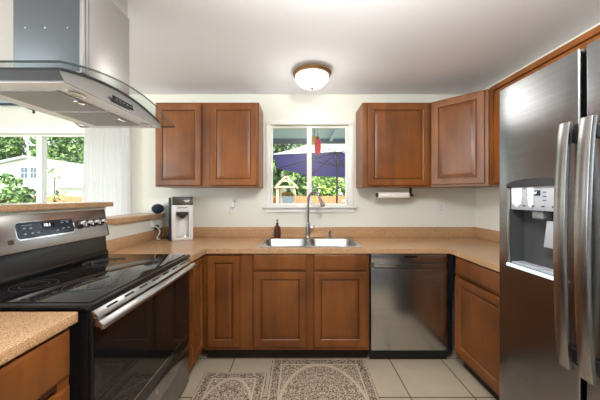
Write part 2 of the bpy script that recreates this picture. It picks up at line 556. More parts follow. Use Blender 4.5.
def wall_with_holes(name, a0, a1, b0, b1, z0, z1, holes, axis, paint=None):
    """wall slab; holes = [(a0,a1,z0,z1)] along the wall"""
    mb = MB()
    xs = sorted({a0, a1} | {h[0] for h in holes} | {h[1] for h in holes})
    for i in range(len(xs) - 1):
        p, q = xs[i], xs[i + 1]
        hs = [h for h in holes if h[0] <= p + 1e-6 and h[1] >= q - 1e-6]
        segs = [(z0, z1)] if not hs else [(z0, hs[0][2]), (hs[0][3], z1)]
        for s0, s1 in segs:
            if s1 - s0 < 1e-4: continue
            if axis == 'X': mb.box(p, q, b0, b1, s0, s1)
            else: mb.box(b0, b1, p, q, s0, s1)
    bmesh.ops.remove_doubles(mb.bm, verts=mb.bm.verts, dist=1e-5)
    return struct(name, mb, paint or WALL)

KW = (-0.289, 0.500, 1.237, 2.054)     # kitchen window opening
DW_ = (-3.34, -1.78, 0.92, 1.965)      # dining window opening
wall_with_holes('wall_back', XL, XR, YW, YW + 0.14, 0, ZC, [DW_, KW], 'X')
wall_with_holes('wall_right', YB, YW, XR, XR + 0.14, 0, ZC, [], 'Y')
wall_with_holes('wall_left', YB, YW, XL - 0.14, XL, 0, ZC, [(-2.4, 0.6, 0.3, 2.15)], 'Y')
wall_with_holes('wall_front', XL, XR, YB - 0.14, YB, 0, ZC, [(-3.6, -2.2, 0.02, 2.1)], 'X', TAUPE)

def window(n, x0, x1, z0, z1, mull, y=YW, MH=0.03):
    """sliding window: sash frames, mullion and two panes; kind structure"""
    fr = MB()
    t = 0.011
    fr.box(x0 + 0.0005, x1 - 0.0005, y + 0.04, y + 0.10, z0 + 0.0005, z0 + t); fr.box(x0 + 0.0005, x1 - 0.0005, y + 0.04, y + 0.10, z1 - t, z1 - 0.0005)
    fr.box(x0 + 0.0005, x0 + t, y + 0.041, y + 0.099, z0 + t, z1 - t); fr.box(x1 - t, x1 - 0.0005, y + 0.041, y + 0.099, z0 + t, z1 - t)
    w = struct('window_%d' % n, fr, TRIM)
    m = MB(); m.box(mull - MH, mull + MH, y + 0.035, y + 0.095, z0 + t, z1 - t, 0.003); struct('mullion', m, TRIM, w)
    for a, b in ((x0 + t, mull - MH), (mull + MH, x1 - t)):
        g = MB(); g.box(a, b, y + 0.066, y + 0.070, z0 + t, z1 - t); struct('glass_pane', g, PANE, w)
        s = MB(); q = 0.007
        s.box(a, b, y + 0.05, y + 0.065, z0 + t, z0 + t + q); s.box(a, b, y + 0.05, y + 0.065, z1 - t - q, z1 - t)
        s.box(a, a + q, y + 0.05, y + 0.065, z0 + t + q, z1 - t - q); s.box(b - q, b, y + 0.05, y + 0.065, z0 + t + q, z1 - t - q)
        struct('sash', s, TRIM, w)
    return w
w1 = window(1, *KW, mull=0.107, MH=0.018)
c = MB()
c.box(KW[0] - 0.045, KW[1] + 0.052, YW - 0.018, YW - 0.0005, KW[3], KW[3] + 0.046, 0.004)
c.box(KW[0] - 0.045, KW[0], YW - 0.018, YW - 0.0005, KW[2], KW[3] - 0.0005, 0.004)
c.box(KW[1], KW[1] + 0.052, YW - 0.018, YW - 0.0005, KW[2], KW[3] - 0.0005, 0.004)
struct('casing', c, TRIM, w1)
s = MB(); s.box(KW[0] - 0.075, KW[1] + 0.085, YW - 0.055, YW - 0.0005, KW[2] - 0.03, KW[2] - 0.0005, 0.006)
s.box(KW[0] - 0.055, KW[1] + 0.06, YW - 0.02, YW - 0.0005, KW[2] - 0.075, KW[2] - 0.0305, 0.004)
s.box(KW[0] + 0.001, KW[1] - 0.001, YW - 0.01, YW + 0.039, KW[2] - 0.012, KW[2] + 0.003)
struct('window_sill', s, TRIM, w1)
k = MB(); k.tube([(0.115, YW + 0.034, 1.62), (0.115, YW + 0.02, 1.65), (0.115, YW + 0.03, 1.70)], 0.006, 8); struct('latch', k, TRIM, w1)
k = MB(); k.box(0.44, 0.482, YW + 0.02, YW + 0.036, 1.262, 1.30, 0.003); struct('lock_tab', k, TRIM, w1)
w2 = window(2, *DW_, mull=-2.685)
c = MB()
c.box(DW_[0] - 0.07, DW_[1] + 0.07, YW - 0.02, YW - 0.0005, DW_[3], DW_[3] + 0.07, 0.004)
c.box(DW_[0] - 0.08, DW_[1] + 0.08, YW - 0.03, YW - 0.0005, DW_[3] + 0.0705, DW_[3] + 0.095, 0.004)
c.box(DW_[0] - 0.07, DW_[0], YW - 0.02, YW - 0.0005, DW_[2], DW_[3] - 0.0005, 0.004)
c.box(DW_[1], DW_[1] + 0.07, YW - 0.02, YW - 0.0005, DW_[2], DW_[3] - 0.0005, 0.004)
c.box(DW_[0] - 0.09, DW_[1] + 0.09, YW - 0.05, YW - 0.0005, DW_[2] - 0.03, DW_[2] - 0.0005, 0.004)
struct('casing', c, TRIM, w2)
struct('trim_1', MB().box(XL + 0.001, -2.2, YW - 0.012, YW - 0.0005, 2.245, ZC - 0.001), TEAL)

# half wall between kitchen and dining room: low by the back wall, tall behind the range
struct('wall_peninsula', MB().box(-1.53, -1.402, 1.90, YW - 0.001, 0.001, 1.114).box(-1.53, -1.402, -1.2, 1.899, 0.001, 1.249), WALL)

# ------------------------------------------------------------------ worktops
Z0, ZT = 0.8745, 0.914
SX0, SX1, SY0, SY1 = -0.315, 0.500, 2.135, 2.585       # sink cut-out
yf = 2.062
top = thing('kitchen_worktop', 'long tan speckled laminate worktop running under the kitchen window and round both corners', 'countertop', (0.1, 2.36, Z0))
mb = MB()
bx = [-1.40, -0.735, SX0, SX1, 1.19, XR - 0.001]
by = [1.818, yf, SY0, SY1, YW - 0.001]
def rightkeep(i, j): return True
mbx = MB()
pts = {}
xs = [-1.40, -0.735, SX0, SX1, 1.19, XR - 0.0015]
ys = [1.262, 1.818, yf, SY0, SY1, YW - 0.0015]
def inside(x, y):
    if x < -0.735: return y > 1.818
    if x > 1.19: return True
    if y < yf: return False
    return not (SX0 < x < SX1 and SY0 < y < SY1)
cells = [(i, j) for i in range(len(xs) - 1) for j in range(len(ys) - 1)
         if inside((xs[i] + xs[i + 1]) / 2, (ys[j] + ys[j + 1]) / 2)]
bmw = mbx.bm
vd = {}
def V(i, j, z):
    if (i, j, z) not in vd: vd[(i, j, z)] = bmw.verts.new((xs[i], ys[j], z))
    return vd[(i, j, z)]
cs = set(cells)
for i, j in cells:
    bmw.faces.new([V(i, j, ZT), V(i + 1, j, ZT), V(i + 1, j + 1, ZT), V(i, j + 1, ZT)])
    bmw.faces.new([V(i, j, Z0), V(i, j + 1, Z0), V(i + 1, j + 1, Z0), V(i + 1, j, Z0)])
    for di, dj, a, b in ((-1, 0, (i, j), (i, j + 1)), (1, 0, (i + 1, j), (i + 1, j + 1)), (0, -1, (i, j), (i + 1, j)), (0, 1, (i, j + 1), (i + 1, j + 1))):
        if (i + di, j + dj) not in cs:
            bmw.faces.new([V(*a, Z0), V(*b, Z0), V(*b, ZT), V(*a, ZT)])
es = []
for e in bmw.edges:
    (p, q) = e.verts
    if p.co.z == ZT and q.co.z == ZT and any(abs(f.normal.z) < 0.5 for f in e.link_faces):
        pass
bmesh.ops.recalc_face_normals(bmw, faces=bmw.faces)
bmw.normal_update()
es = [e for e in bmw.edges if all(v.co.z == ZT for v in e.verts) and any(abs(f.normal.z) < 0.5 for f in e.link_faces)]
bmesh.ops.bevel(bmw, geom=es, offset=0.006, segments=3, affect='EDGES', profile=0.5)
mbx.build('slab', COUNTER, top)
b = MB(); b.box(-1.40, XR - 0.0015, YW - 0.02, YW - 0.0015, ZT + 0.0003, 1.015, 0.003); b.build('backsplash', COUNTER, top)
b = MB(); b.box(-1.40, -1.382, 1.818, YW - 0.0205, ZT + 0.0003, 1.003, 0.003); b.build('backsplash', COUNTER, top)
b = MB(); b.box(XR - 0.02, XR - 0.0015, 1.262, YW - 0.0205, ZT + 0.0003, 1.015, 0.003); b.build('backsplash', COUNTER, top)

t2 = thing('short_worktop', 'tan speckled worktop end in the near left corner, beside the range', 'countertop', (-1.09, 0.5, Z0))
b = MB(); b.box(-1.40, -0.783, 0.05, 0.932, Z0, ZT, 0.006, 3); b.build('slab', COUNTER, t2)
b = MB(); b.box(-1.40, -1.382, 0.05, 0.932, ZT + 0.0003, 1.003, 0.003); b.build('backsplash', COUNTER, t2)

b = MB(); b.box(-1.78, -1.372, -1.2, 1.94, 1.2505, 1.283, 0.004)
b.build('breakfast_bar', COUNTER, origin=(-1.57, 0.4, 1.25), label='high brown laminate bar top behind the range, in front of the dining window', cat='breakfast bar')
b = MB(); b.box(-1.645, -1.368, 1.955, YW - 0.0015, 1.1155, 1.157, 0.005)
b.build('bar_ledge', COUNTER, origin=(-1.57, 2.3, 1.1155), label='lower laminate ledge on the half wall, in front of the white curtain', cat='ledge')

# ------------------------------------------------------------------ base cabinets
YF = 2.09
# corner cabinet under the left end of the worktop
t = thing('corner_base_cabinet', 'cherry base cabinet with one narrow tall door, in the left corner under the worktop', 'cabinet', (-0.56, YF, 0))
M = frame(-0.755, YF)
base_cabinet(M, t, 0.382, 0.55, [(0.030, 0.284, 0.135, 0.852)], [], [(0, 0.045), (0.275, 0.382)])
# left run between range and corner
t = thing('narrow_base_cabinet', 'slim cherry base cabinet facing sideways between the range and the corner', 'cabinet', (-0.765, 1.95, 0))
M = frame(-0.765, 1.822, 0, 90)
base_cabinet(M, t, 0.263, 0.60, [(0.030, 0.236, 0.135, 0.852)], [], [(0, 0.04), (0.225, 0.263)])
# sink base
t = thing('sink_base_cabinet', 'wide cherry base cabinet below the sink with two doors under two false drawers', 'cabinet', (0.09, YF, 0))
M = frame(-0.371, YF)
base_cabinet(M, t, 0.929, 0.55, [(0.012, 0.430, 0.135, 0.722), (0.488, 0.906, 0.135, 0.722)],
             [(0.012, 0.430, 0.741, 0.866), (0.488, 0.906, 0.741, 0.866)], [(0, 0.05), (0.405, 0.515), (0.88, 0.929)])
# right run
t = thing('right_base_cabinet', 'cherry base cabinet with drawer over door, between dishwasher and refrigerator', 'cabinet', (1.22, 1.7, 0))
M = frame(1.225, 2.045, 0, -90)
base_cabinet(M, t, 0.775, 0.55, [(0.018, 0.757, 0.135, 0.708)], [(0.018, 0.757, 0.735, 0.858)], [(0, 0.045), (0.73, 0.775)])
# near left drawers
t = thing('drawer_base_cabinet', 'cherry drawer cabinet in the near left corner, close beside the range', 'cabinet', (-0.81, 0.5, 0))
M = frame(-0.815, 0.13, 0, 90)
base_cabinet(M, t, 0.797, 0.56, [], [(0.018, 0.785, 0.70, 0.858), (0.018, 0.785, 0.42, 0.665), (0.018, 0.785, 0.13, 0.385)], [(0, 0.045), (0.752, 0.797)])
b = MB(frame(-0.815, 0.13, 0, 90)); b.box(0.045, 0.752, 0.003, 0.017, 0.39, 0.415); b.box(0.045, 0.752, 0.003, 0.017, 0.67, 0.695); b.build('rail', WOODG, t)

# ------------------------------------------------------------------ wall cabinets
def wall_cabinet(t, M, w, d, z0, z1, doors, mid=None):
    c = MB(M)
    c.box(0, w, 0.019, d, z0, z1); c.build('carcass', WOOD, t)
    f = MB(M)
    sw = 0.04
    f.box(0, sw, 0, 0.0185, z0, z1); f.box(w - sw, w, 0, 0.0185, z0, z1)
    f.box(sw, w - sw, 0, 0.0185, z0, z0 + 0.035); f.box(sw, w - sw, 0, 0.0185, z1 - 0.035, z1)
    if mid: f.box(mid - 0.075, mid + 0.075, 0, 0.0185, z0 + 0.035, z1 - 0.035)
    f.build('face_frame', WOOD, t)
    for q in doors: raised_door(M @ Matrix.Translation((0, -0.0005, 0)), t, *q)
UZ0, UZ1 = 1.412, 2.178
t = thing('double_wall_cabinet', 'two-door cherry wall cabinet left of the kitchen window', 'wall cabinet', (-0.83, 2.5, UZ0))
wall_cabinet(t, frame(-1.305, 2.382), 0.942, YW - 0.002 - 2.382, UZ0, UZ1, [(0.012, 0.420, UZ0 + 0.012, UZ1 - 0.014), (0.500, 0.925, UZ0 + 0.012, UZ1 - 0.014)], 0.46)
t = thing('single_wall_cabinet', 'one-door cherry wall cabinet right of the kitchen window, above the paper roll', 'wall cabinet', (0.88, 2.5, UZ0))
wall_cabinet(t, frame(0.578, 2.382), 0.617, YW - 0.002 - 2.382, UZ0, UZ1, [(0.045, 0.597, UZ0 + 0.012, UZ1 - 0.014)])
t = thing('corner_wall_cabinet', 'angled cherry corner wall cabinet with one slanted door', 'wall cabinet', (1.5, 2.4, UZ0))
c = MB()
c.prism([(1.197, YW - 0.002), (1.197, 2.395), (1.508, 2.084), (XR - 0.002, 2.084), (XR - 0.002, YW - 0.002)], UZ0, UZ1, 'Z')
c.build('carcass', WOOD, t)
M = frame(1.197, 2.380, 0, -45)
f = MB(M); dw = 0.430
f.box(0, 0.03, 0, 0.009, UZ0, UZ1); f.box(dw - 0.03, dw, 0, 0.009, UZ0, UZ1)
f.box(0.03, dw - 0.03, 0, 0.009, UZ0, UZ0 + 0.035); f.box(0.03, dw - 0.03, 0, 0.009, UZ1 - 0.035, UZ1)
f.build('face_frame', WOOD, t)
raised_door(M @ Matrix.Translation((0, -0.0005, 0)), t, 0.010, 0.408, UZ0 + 0.018, UZ1 - 0.010)
t = thing('side_wall_cabinet', 'cherry wall cabinet on the right wall, partly hidden behind the refrigerator top', 'wall cabinet', (1.65, 1.5, UZ0))
wall_cabinet(t, frame(1.497, 2.060, 0, -90), 0.92, 0.30, UZ0, UZ1, [(0.075, 0.44, UZ0 + 0.012, UZ1 - 0.06), (0.47, 0.88, UZ0 + 0.012, UZ1 - 0.06)])

# ------------------------------------------------------------------ dishwasher
t = thing('dishwasher', 'stainless steel dishwasher with a long pocket handle, right of the sink cabinet', 'dishwasher', (0.87, 2.1, 0))
b = MB(); b.box(0.566, 1.176, 2.10, 2.62, 0.10, 0.870); b.box(1.18, 1.222, 2.092, 2.11, 0.10, 0.870); b.box(0.575, 1.20, 2.13, 2.15, 0.001, 0.0995)
b.build('tub', BLACK, t)
d = MB(); d.box(0.570, 1.172, 2.068, 2.099, 0.108, 0.752, 0.004); d.box(0.570, 1.172, 2.068, 2.099, 0.800, 0.866, 0.004)
d.box(0.570, 1.172, 2.084, 2.099, 0.7525, 0.7995)
door = d.build('door', STEEL, t)
h = MB(); h.box(0.590, 1.155, 2.058, 2.068, 0.768, 0.797, 0.005); h.build('handle', STEEL, door)
g = MB(); g.box(0.765, 0.955, 2.0560, 2.0576, 0.775, 0.791); g.build('handle_pocket', BLACKM, door)
g = MB(); g.box(0.825, 0.935, 2.0665, 2.0678, 0.840, 0.856, 0.0005); g.build('control_strip', BLACKG, door)

# ------------------------------------------------------------------ sink, tap and what stands by it
t = thing('double_sink', 'stainless double-bowl drop-in sink under the kitchen window', 'sink', (0.09, 2.36, ZT))
def bowl(x0, x1, y0, y1, zb):
    def rr(x0, x1, y0, y1, r, z):
        o = []
        for cx, cy, a0 in ((x1 - r, y0 + r, -90), (x1 - r, y1 - r, 0), (x0 + r, y1 - r, 90), (x0 + r, y0 + r, 180)):
            for k in range(5):
                a = math.radians(a0 + 22.5 * k); o.append((cx + r * math.cos(a), cy + r * math.sin(a), z))
        return o
    return [rr(x0, x1, y0, y1, 0.05, ZT + 0.004), rr(x0 + 0.004, x1 - 0.004, y0 + 0.004, y1 - 0.004, 0.05, ZT - 0.004),
            rr(x0 + 0.015, x1 - 0.015, y0 + 0.015, y1 - 0.015, 0.05, zb + 0.03), rr(x0 + 0.04, x1 - 0.04, y0 + 0.04, y1 - 0.04, 0.05, zb)]
RX0, RX1, RY0, RY1 = -0.338, 0.523, 2.112, 2.608
BW = [(-0.300, 0.075, 2.150, 2.510), (0.105, 0.485, 2.150, 2.510)]
import itertools
rim = MB()
bmr = rim.bm
# rim: flat deck with two rounded holes, made by bridging each hole to its half of the deck
def ringfill(mb, outer, inner):
    """outer rectangle (4 corners) to inner 20-vertex rounded loop"""
    n = len(inner); per = n // 4
    vo = [mb.bm.verts.new(p) for p in outer]; vi = [mb.bm.verts.new(p) for p in inner]
    # corners order: inner loop starts at corner x1,y0 ; then x1,y1 ; x0,y1 ; x0,y0
    for q in range(4):
        for k in range(per - 1):
            mb.bm.faces.new([vo[q], vi[q * per + k], vi[q * per + k + 1]])
        mb.bm.faces.new([vo[q], vi[q * per + per - 1], vi[((q + 1) % 4) * per], vo[(q + 1) % 4]])
zt_ = ZT + 0.004
L1, L2 = bowl(*BW[0], 0.73), bowl(*BW[1], 0.73)
xm = 0.090
ringfill(rim, [(xm, RY0 + 0.01, zt_), (xm, RY1 - 0.01, zt_), (RX0 + 0.01, RY1 - 0.01, zt_), (RX0 + 0.01, RY0 + 0.01, zt_)], L1[0])
ringfill(rim, [(RX1 - 0.01, RY0 + 0.01, zt_), (RX1 - 0.01, RY1 - 0.01, zt_), (xm, RY1 - 0.01, zt_), (xm, RY0 + 0.01, zt_)], L2[0])
o_in = [(RX0 + 0.01, RY0 + 0.01, zt_), (RX1 - 0.01, RY0 + 0.01, zt_), (RX1 - 0.01, RY1 - 0.01, zt_), (RX0 + 0.01, RY1 - 0.01, zt_)]
o_out = [(RX0, RY0, ZT + 0.0006), (RX1, RY0, ZT + 0.0006), (RX1, RY1, ZT + 0.0006), (RX0, RY1, ZT + 0.0006)]
rim.loft([o_out, o_in], False, False)
bmesh.ops.remove_doubles(bmr, verts=bmr.verts, dist=1e-5)
rim.build('rim', STEELB, t)
for L in (L1, L2):
    q = MB(); q.loft(L, False, True); bo = q.build('bowl', SINKM, t, smooth=50)
    cx = sum(p[0] for p in L[3]) / 20; cy = sum(p[1] for p in L[3]) / 20
    d = MB(); d.lathe([(0.045, 0.731), (0.045, 0.734), (0.035, 0.733), (0.0, 0.733)], (cx, cy, 0), n=20); d.build('drain', NICKEL, bo)

ZS = ZT + 0.0046
fx, fy = 0.088, 2.560
t = thing('kitchen_faucet', 'brushed nickel gooseneck faucet with pull-down spray head at the sink', 'faucet', (fx, fy, ZS))
b = MB(); b.lathe([(0.029, ZS), (0.029, ZS + 0.006), (0.024, ZS + 0.012), (0.022, ZS + 0.03), (0.0215, ZS + 0.13), (0.017, ZS + 0.15), (0.0, ZS + 0.15)], (fx, fy, 0)); b.build('body', NICKEL, t)
pts, dirx, diry = [], 0.62, -0.785
for i in range(25):
    u = i / 24
    if u < 0.4:
        pts.append((fx, fy, ZS + 0.14 + (u / 0.4) * 0.215))
    else:
        a = PI * (u - 0.4) / 0.6 * 0.86
        R_ = 0.088
        pts.append((fx + dirx * R_ * (1 - math.cos(a)), fy + diry * R_ * (1 - math.cos(a)), ZS + 0.355 + R_ * math.sin(a)))
b = MB(); b.tube(pts, 0.0125, 14); b.build('gooseneck', NICKEL, t)
e = Vector(pts[-1]); dd = (e - Vector(pts[-2])).normalized()
b = MB(); b.tube([e - dd * 0.002, e + dd * 0.02, e + dd * 0.045, e + dd * 0.085, e + dd * 0.09], [0.0135, 0.0155, 0.017, 0.022, 0.018], 16); b.build('spray_head', NICKEL, t)
b = MB(); b.cyl((fx, fy, ZS + 0.105), 0.013, 0.015, 0.045, 'X', 16, 0.002); b.tube([(fx + 0.04, fy, ZS + 0.105), (fx + 0.06, fy - 0.005, ZS + 0.115), (fx + 0.085, fy - 0.01, ZS + 0.112)], [0.009, 0.008, 0.006], 10); b.build('lever', NICKEL, t)

px, py = 0.302, 2.565
t = thing('soap_dispenser', 'small dark nickel soap pump set in the sink deck, right of the faucet', 'soap pump', (px, py, ZS))
b = MB(); b.lathe([(0.022, ZS), (0.022, ZS + 0.006), (0.014, ZS + 0.012), (0.012, ZS + 0.045), (0.015, ZS + 0.05), (0.015, ZS + 0.06), (0.006, ZS + 0.062), (0.006, ZS + 0.075)], (px, py, 0), n=16); b.build('collar', NICKEL, t)
b = MB(); b.tube([(px, py + 0.004, ZS + 0.078), (px, py - 0.02, ZS + 0.083), (px, py - 0.05, ZS + 0.074)], [0.009, 0.008, 0.005], 10); b.build('nozzle', NICKEL, t)

px, py = -0.212, 2.562
t = thing('soap_bottle', 'amber glass bottle with a black pump, standing at the back left of the sink', 'bottle', (px, py, ZS))
z = ZS + 0.0005
b = MB(); b.lathe([(0.0, z), (0.030, z), (0.032, z + 0.004), (0.032, z + 0.095), (0.028, z + 0.112), (0.013, z + 0.124), (0.013, z + 0.130), (0, z + 0.130)], (px, py, 0), n=20); b.M = Matrix.Identity(4); b.build('bottle_body', AMBER, t)
b = MB(); b.lathe([(0.014, z + 0.1305), (0.014, z + 0.148), (0.005, z + 0.150), (0.004, z + 0.168), (0.011, z + 0.170), (0.011, z + 0.180), (0, z + 0.181)], (px, py, 0), n=16)
b.tube([(px, py, z + 0.175), (px + 0.0, py - 0.02, z + 0.177), (px, py - 0.034, z + 0.170)], [0.005, 0.004, 0.003], 8); b.build('pump', BLACKM, t)
b = MB(); b.lathe([(0.0325, z + 0.03), (0.0325, z + 0.08)], (px, py, 0), n=20); b.build('bottle_label', mat('bottle_label', rgb(70, 40, 24), 0.7), t)

# ------------------------------------------------------------------ water dispenser, speaker, sockets
x0, x1, y0, y1 = -1.216, -1.030, 2.475, 2.643
z0 = ZT + 0.0008
wc = Matrix.Translation(((x0 + x1) / 2 - 0.004, 2.53, 0))
WM = wc @ Matrix.Rotation(math.radians(25), 4, 'Z') @ Matrix.Translation((-(x0 + x1) / 2, -(y0 + y1) / 2, 0))
t = thing('water_dispenser', 'white countertop water dispenser with dark top panel and navy tank behind', 'water dispenser', ((x0 + x1) / 2, 2.56, z0))
b = MB(WM)
b.box(x0, x0 + 0.038, y0, y1, z0 + 0.0, z0 + 0.33, 0.006); b.box(x1 - 0.038, x1, y0, y1, z0, z0 + 0.33, 0.006)
b.box(x0 + 0.030, x1 - 0.030, y0 + 0.001, y1, z0 + 0.265, z0 + 0.329, 0.004); b.box(x0 + 0.03, x1 - 0.03, y0 + 0.07, y1, z0 + 0.0, z0 + 0.27)
b.box(x0 + 0.03, x1 - 0.03, y0 - 0.0, y0 + 0.075, z0, z0 + 0.028, 0.004)
b.build('housing', PINKW, t)
b = MB(WM); b.prism([(y0 + 0.004, z0 + 0.3305), (y0 + 0.02, z0 + 0.408), (y1, z0 + 0.408), (y1, z0 + 0.3305)], x0 + 0.006, x1 - 0.002, 'X', 0.004); b.build('top_panel', OLIVE, t)
b = MB(WM); b.prism([(y0 + 0.0125, z0 + 0.378), (y0 + 0.0170, z0 + 0.400), (y0 + 0.0220, z0 + 0.400), (y0 + 0.0175, z0 + 0.378)], x0 + 0.03, x1 - 0.03, 'X'); b.build('touch_display', BLACKG, t)
b = MB(WM); b.prism([(x0 + 0.045, z0 + 0.262), (x1 - 0.045, z0 + 0.262), (x1 - 0.045, z0 + 0.245), ((x0 + x1) / 2 + 0.012, z0 + 0.205), ((x0 + x1) / 2 - 0.012, z0 + 0.205), (x0 + 0.045, z0 + 0.245)], y0 + 0.012, y0 + 0.069, 'Y', 0.003); b.build('spout', BLACKM, t)
b = MB(WM); b.box(x0 + 0.042, x1 - 0.042, y0 + 0.003, y0 + 0.066, z0 + 0.0285, z0 + 0.036, 0.002); b.build('drip_tray', CHROME, t)
b = MB(WM); b.box(x0 + 0.065, x1 - 0.075, y0 + 0.0665, y0 + 0.0695, z0 + 0.06, z0 + 0.18, 0.001); b.build('water_gauge', WHITEP, t)
b = MB(WM); b.box(x0 - 0.024, x0 - 0.0006, y0 + 0.012, y1, z0, z0 + 0.40, 0.008, 3); b.build('tank', NAVYP, t)
b = MB(WM); b.box(x0 + 0.05, x1 - 0.05, y0 - 0.0012, y0 + 0.0006, z0 + 0.300, z0 + 0.310); b.build('name_strip', MARK, t)

b = MB(); b.sphere((-1.392, 2.585, 1.1575 + 0.047), 0.056, 1, 1, 0.85, 24)
b.build('smart_speaker', NAVY, origin=(-1.392, 2.585, 1.1575), label='round navy fabric speaker on the ledge beside the water dispenser', cat='speaker')

def outlet(name, M, label, parts=True):
    """local: plate facing -Y, centred at origin"""
    t = thing(name, label, 'outlet', M.translation)
    b = MB(M); b.box(-0.036, 0.036, -0.006, -0.0008, -0.058, 0.058, 0.003); b.build('cover_plate', WHITEP, t)
    for dz in (-0.02, 0.02):
        b = MB(M); b.cyl((0, 0, dz), 0.0155, 0.006, 0.0078, 'Y', 16); b.M = M
        sck = b.build('socket', PINKW, t)
        s = MB(M)
        for dx in (-0.006, 0.006): s.box(dx - 0.001, dx + 0.001, -0.0088, -0.0076, dz - 0.003, dz + 0.005)
        s.build('slot', BLACKM, sck)
    return t
# cyl(axis Y) maps height h to +y; flip with a half turn so sockets face out
def outlet_at(name, x, y, z, deg, label):
    t = thing(name, label, 'outlet', (x, y, z), 'wall sockets')
    M = frame(x, y, z, deg)
    b = MB(M); b.box(-0.036, 0.036, -0.006, -0.0008, -0.058, 0.058, 0.003); b.build('cover_plate', WHITEP, t)
    for dz in (-0.02, 0.02):
        b = MB(M); b.box(-0.014, 0.014, -0.0078, -0.0061, dz - 0.015, dz + 0.015, 0.001); sck = b.build('socket', PINKW, t)
        s = MB(M)
        for dx in (-0.006, 0.006): s.box(dx - 0.001, dx + 0.001, -0.0084, -0.0079, dz - 0.003, dz + 0.006)
        s.build('slot', BLACKM, sck)
    return t
outlet_at('wall_outlet', 1.447, YW, 1.208, 0, 'white wall outlet below the right cabinets, on the cream wall')
outlet_at('wall_outlet', -0.672, YW, 1.215, 0, 'white wall outlet holding the night light, below the left wall cabinet')
outlet_at('wall_outlet', -1.402, 2.50, 1.055, 90, 'white outlet low on the half wall, behind plugs and cords')
b = MB(); b.lathe([(0.0, -0.009), (0.018, -0.009), (0.021, -0.02), (0.017, -0.036), (0, -0.04)], (0, 0, 0), 'Z', 18)
b.bm.free(); b = MB(frame(-0.672, YW, 1.262)); b.box(-0.022, 0.022, -0.036, -0.0088, -0.048, 0.006, 0.010, 4); b.box(-0.014, 0.014, -0.03, -0.0088, 0.0, 0.032, 0.010, 4)
b.build('night_light', WHITEP, origin=(-0.672, YW, 1.2), label='small rounded white night light plugged in below the left wall cabinet', cat='night light')
for k, dy in enumerate((-0.036, 0.036)):
    b = MB(); yy = 2.50 + dy; zz = 1.058 - 0.03 * k
    b.box(-1.3925, -1.362, yy - 0.017, yy + 0.017, zz - 0.022, zz + 0.018, 0.004)
    lab = ['white plug adapter in the half-wall outlet, upper of the two', 'black plug adapter in the half-wall outlet, lower of the two'][k]
    t = thing('plug_adapter', lab, 'plug', (-1.39, yy, zz), 'plugs on the half wall')
    b.build('adapter_body', WHITEP if k == 0 else BLACKM, t)
    c = MB()
    P = [(-1.364, yy, zz - 0.01)]
    for i in range(1, 15):
        u = i / 14
        P.append((-1.352 + 0.03 * math.sin(5 * u + k * 2) * u + 0.05 * u, yy + 0.035 * math.sin(7 * u + k) + 0.02 * u, max(ZT + 0.006, zz - 0.012 - 0.14 * u * (1.3 - 0.3 * u))))
    c.tube(P, 0.0042, 8); c.build('cord', WHITEP if k == 0 else BLACKM, t)

# paper roll under the right wall cabinet
t = thing('paper_towel_holder', 'slim white paper towel roll on a dark holder under the right wall cabinet', 'towel holder', (0.92, 2.5, 1.41))
yy, zz = 2.50, 1.338
b = MB(); b.box(1.055, 1.073, yy - 0.012, yy + 0.012, zz - 0.012, UZ0 - 0.0008, 0.002); b.cyl((0, yy, zz), 0.012, 1.05, 1.088, 'X', 14); b.tube([(0.75, yy, zz), (1.06, yy, zz)], 0.007, 10); b.cyl((0, yy, zz), 0.020, 0.735, 0.752, 'X', 18, 0.002); b.build('bracket', BLACKM, t)
b = MB(); b.lathe([(0.009, 0.7535), (0.027, 0.7535), (0.027, 1.045), (0.009, 1.045)], (0, yy, zz), 'X', 20, closed=True); b.build('paper_roll', PAPER, t)

# ------------------------------------------------------------------ ceiling lamps
def lamp(x, y, label, power):
    t = thing('ceiling_lamp', label, 'ceiling lamp', (x, y, ZC - 0.0008), 'ceiling lamps')
    zz = ZC - 0.001
    b = MB(); b.lathe([(0, zz), (0.10, zz), (0.10, zz - 0.012), (0.150, zz - 0.014), (0.160, zz - 0.022), (0.160, zz - 0.032), (0.152, zz - 0.040), (0.148, zz - 0.048), (0.140, zz - 0.048), (0.138, zz - 0.03), (0.0, zz - 0.03)], (x, y, 0), n=48); b.build('rim', BRONZE, t)
    b = MB(); pr = [(0.139 * math.cos(a), zz - 0.049 - 0.092 * math.sin(a)) for a in [PI / 2 * k / 12 for k in range(13)]]
    pr[-1] = (0.0, pr[-1][1]); b.lathe(pr, (x, y, 0), n=48); b.build('bowl', BOWL, t, smooth=60)
    b = MB(); b.lathe([(0.012, zz - 0.1405), (0.010, zz - 0.150), (0.006, zz - 0.157), (0, zz - 0.158)], (x, y, 0), n=16); b.build('finial', BRONZE, t)
    l = bpy.data.lights.new('bulb', 'POINT'); l.energy = power; l.color = (1.0, 0.98, 0.95); l.shadow_soft_size = 0.16
    lo = bpy.data.objects.new('bulb', l); COL.objects.link(lo); lo.parent = t; lo.location = (0, 0, -0.28)
lamp(0.108, 2.17, 'round flush ceiling lamp with frosted bowl above the sink', LAMP_W * 0.13)
lamp(0.25, 0.62, 'round flush ceiling lamp overhead in the middle of the kitchen', LAMP_W * 2.2)
lamp(-2.7, -1.2, 'unseen flush ceiling lamp added as fill over the dining side', LAMP_W * 0.4)  # lamp added out of view, for fill light

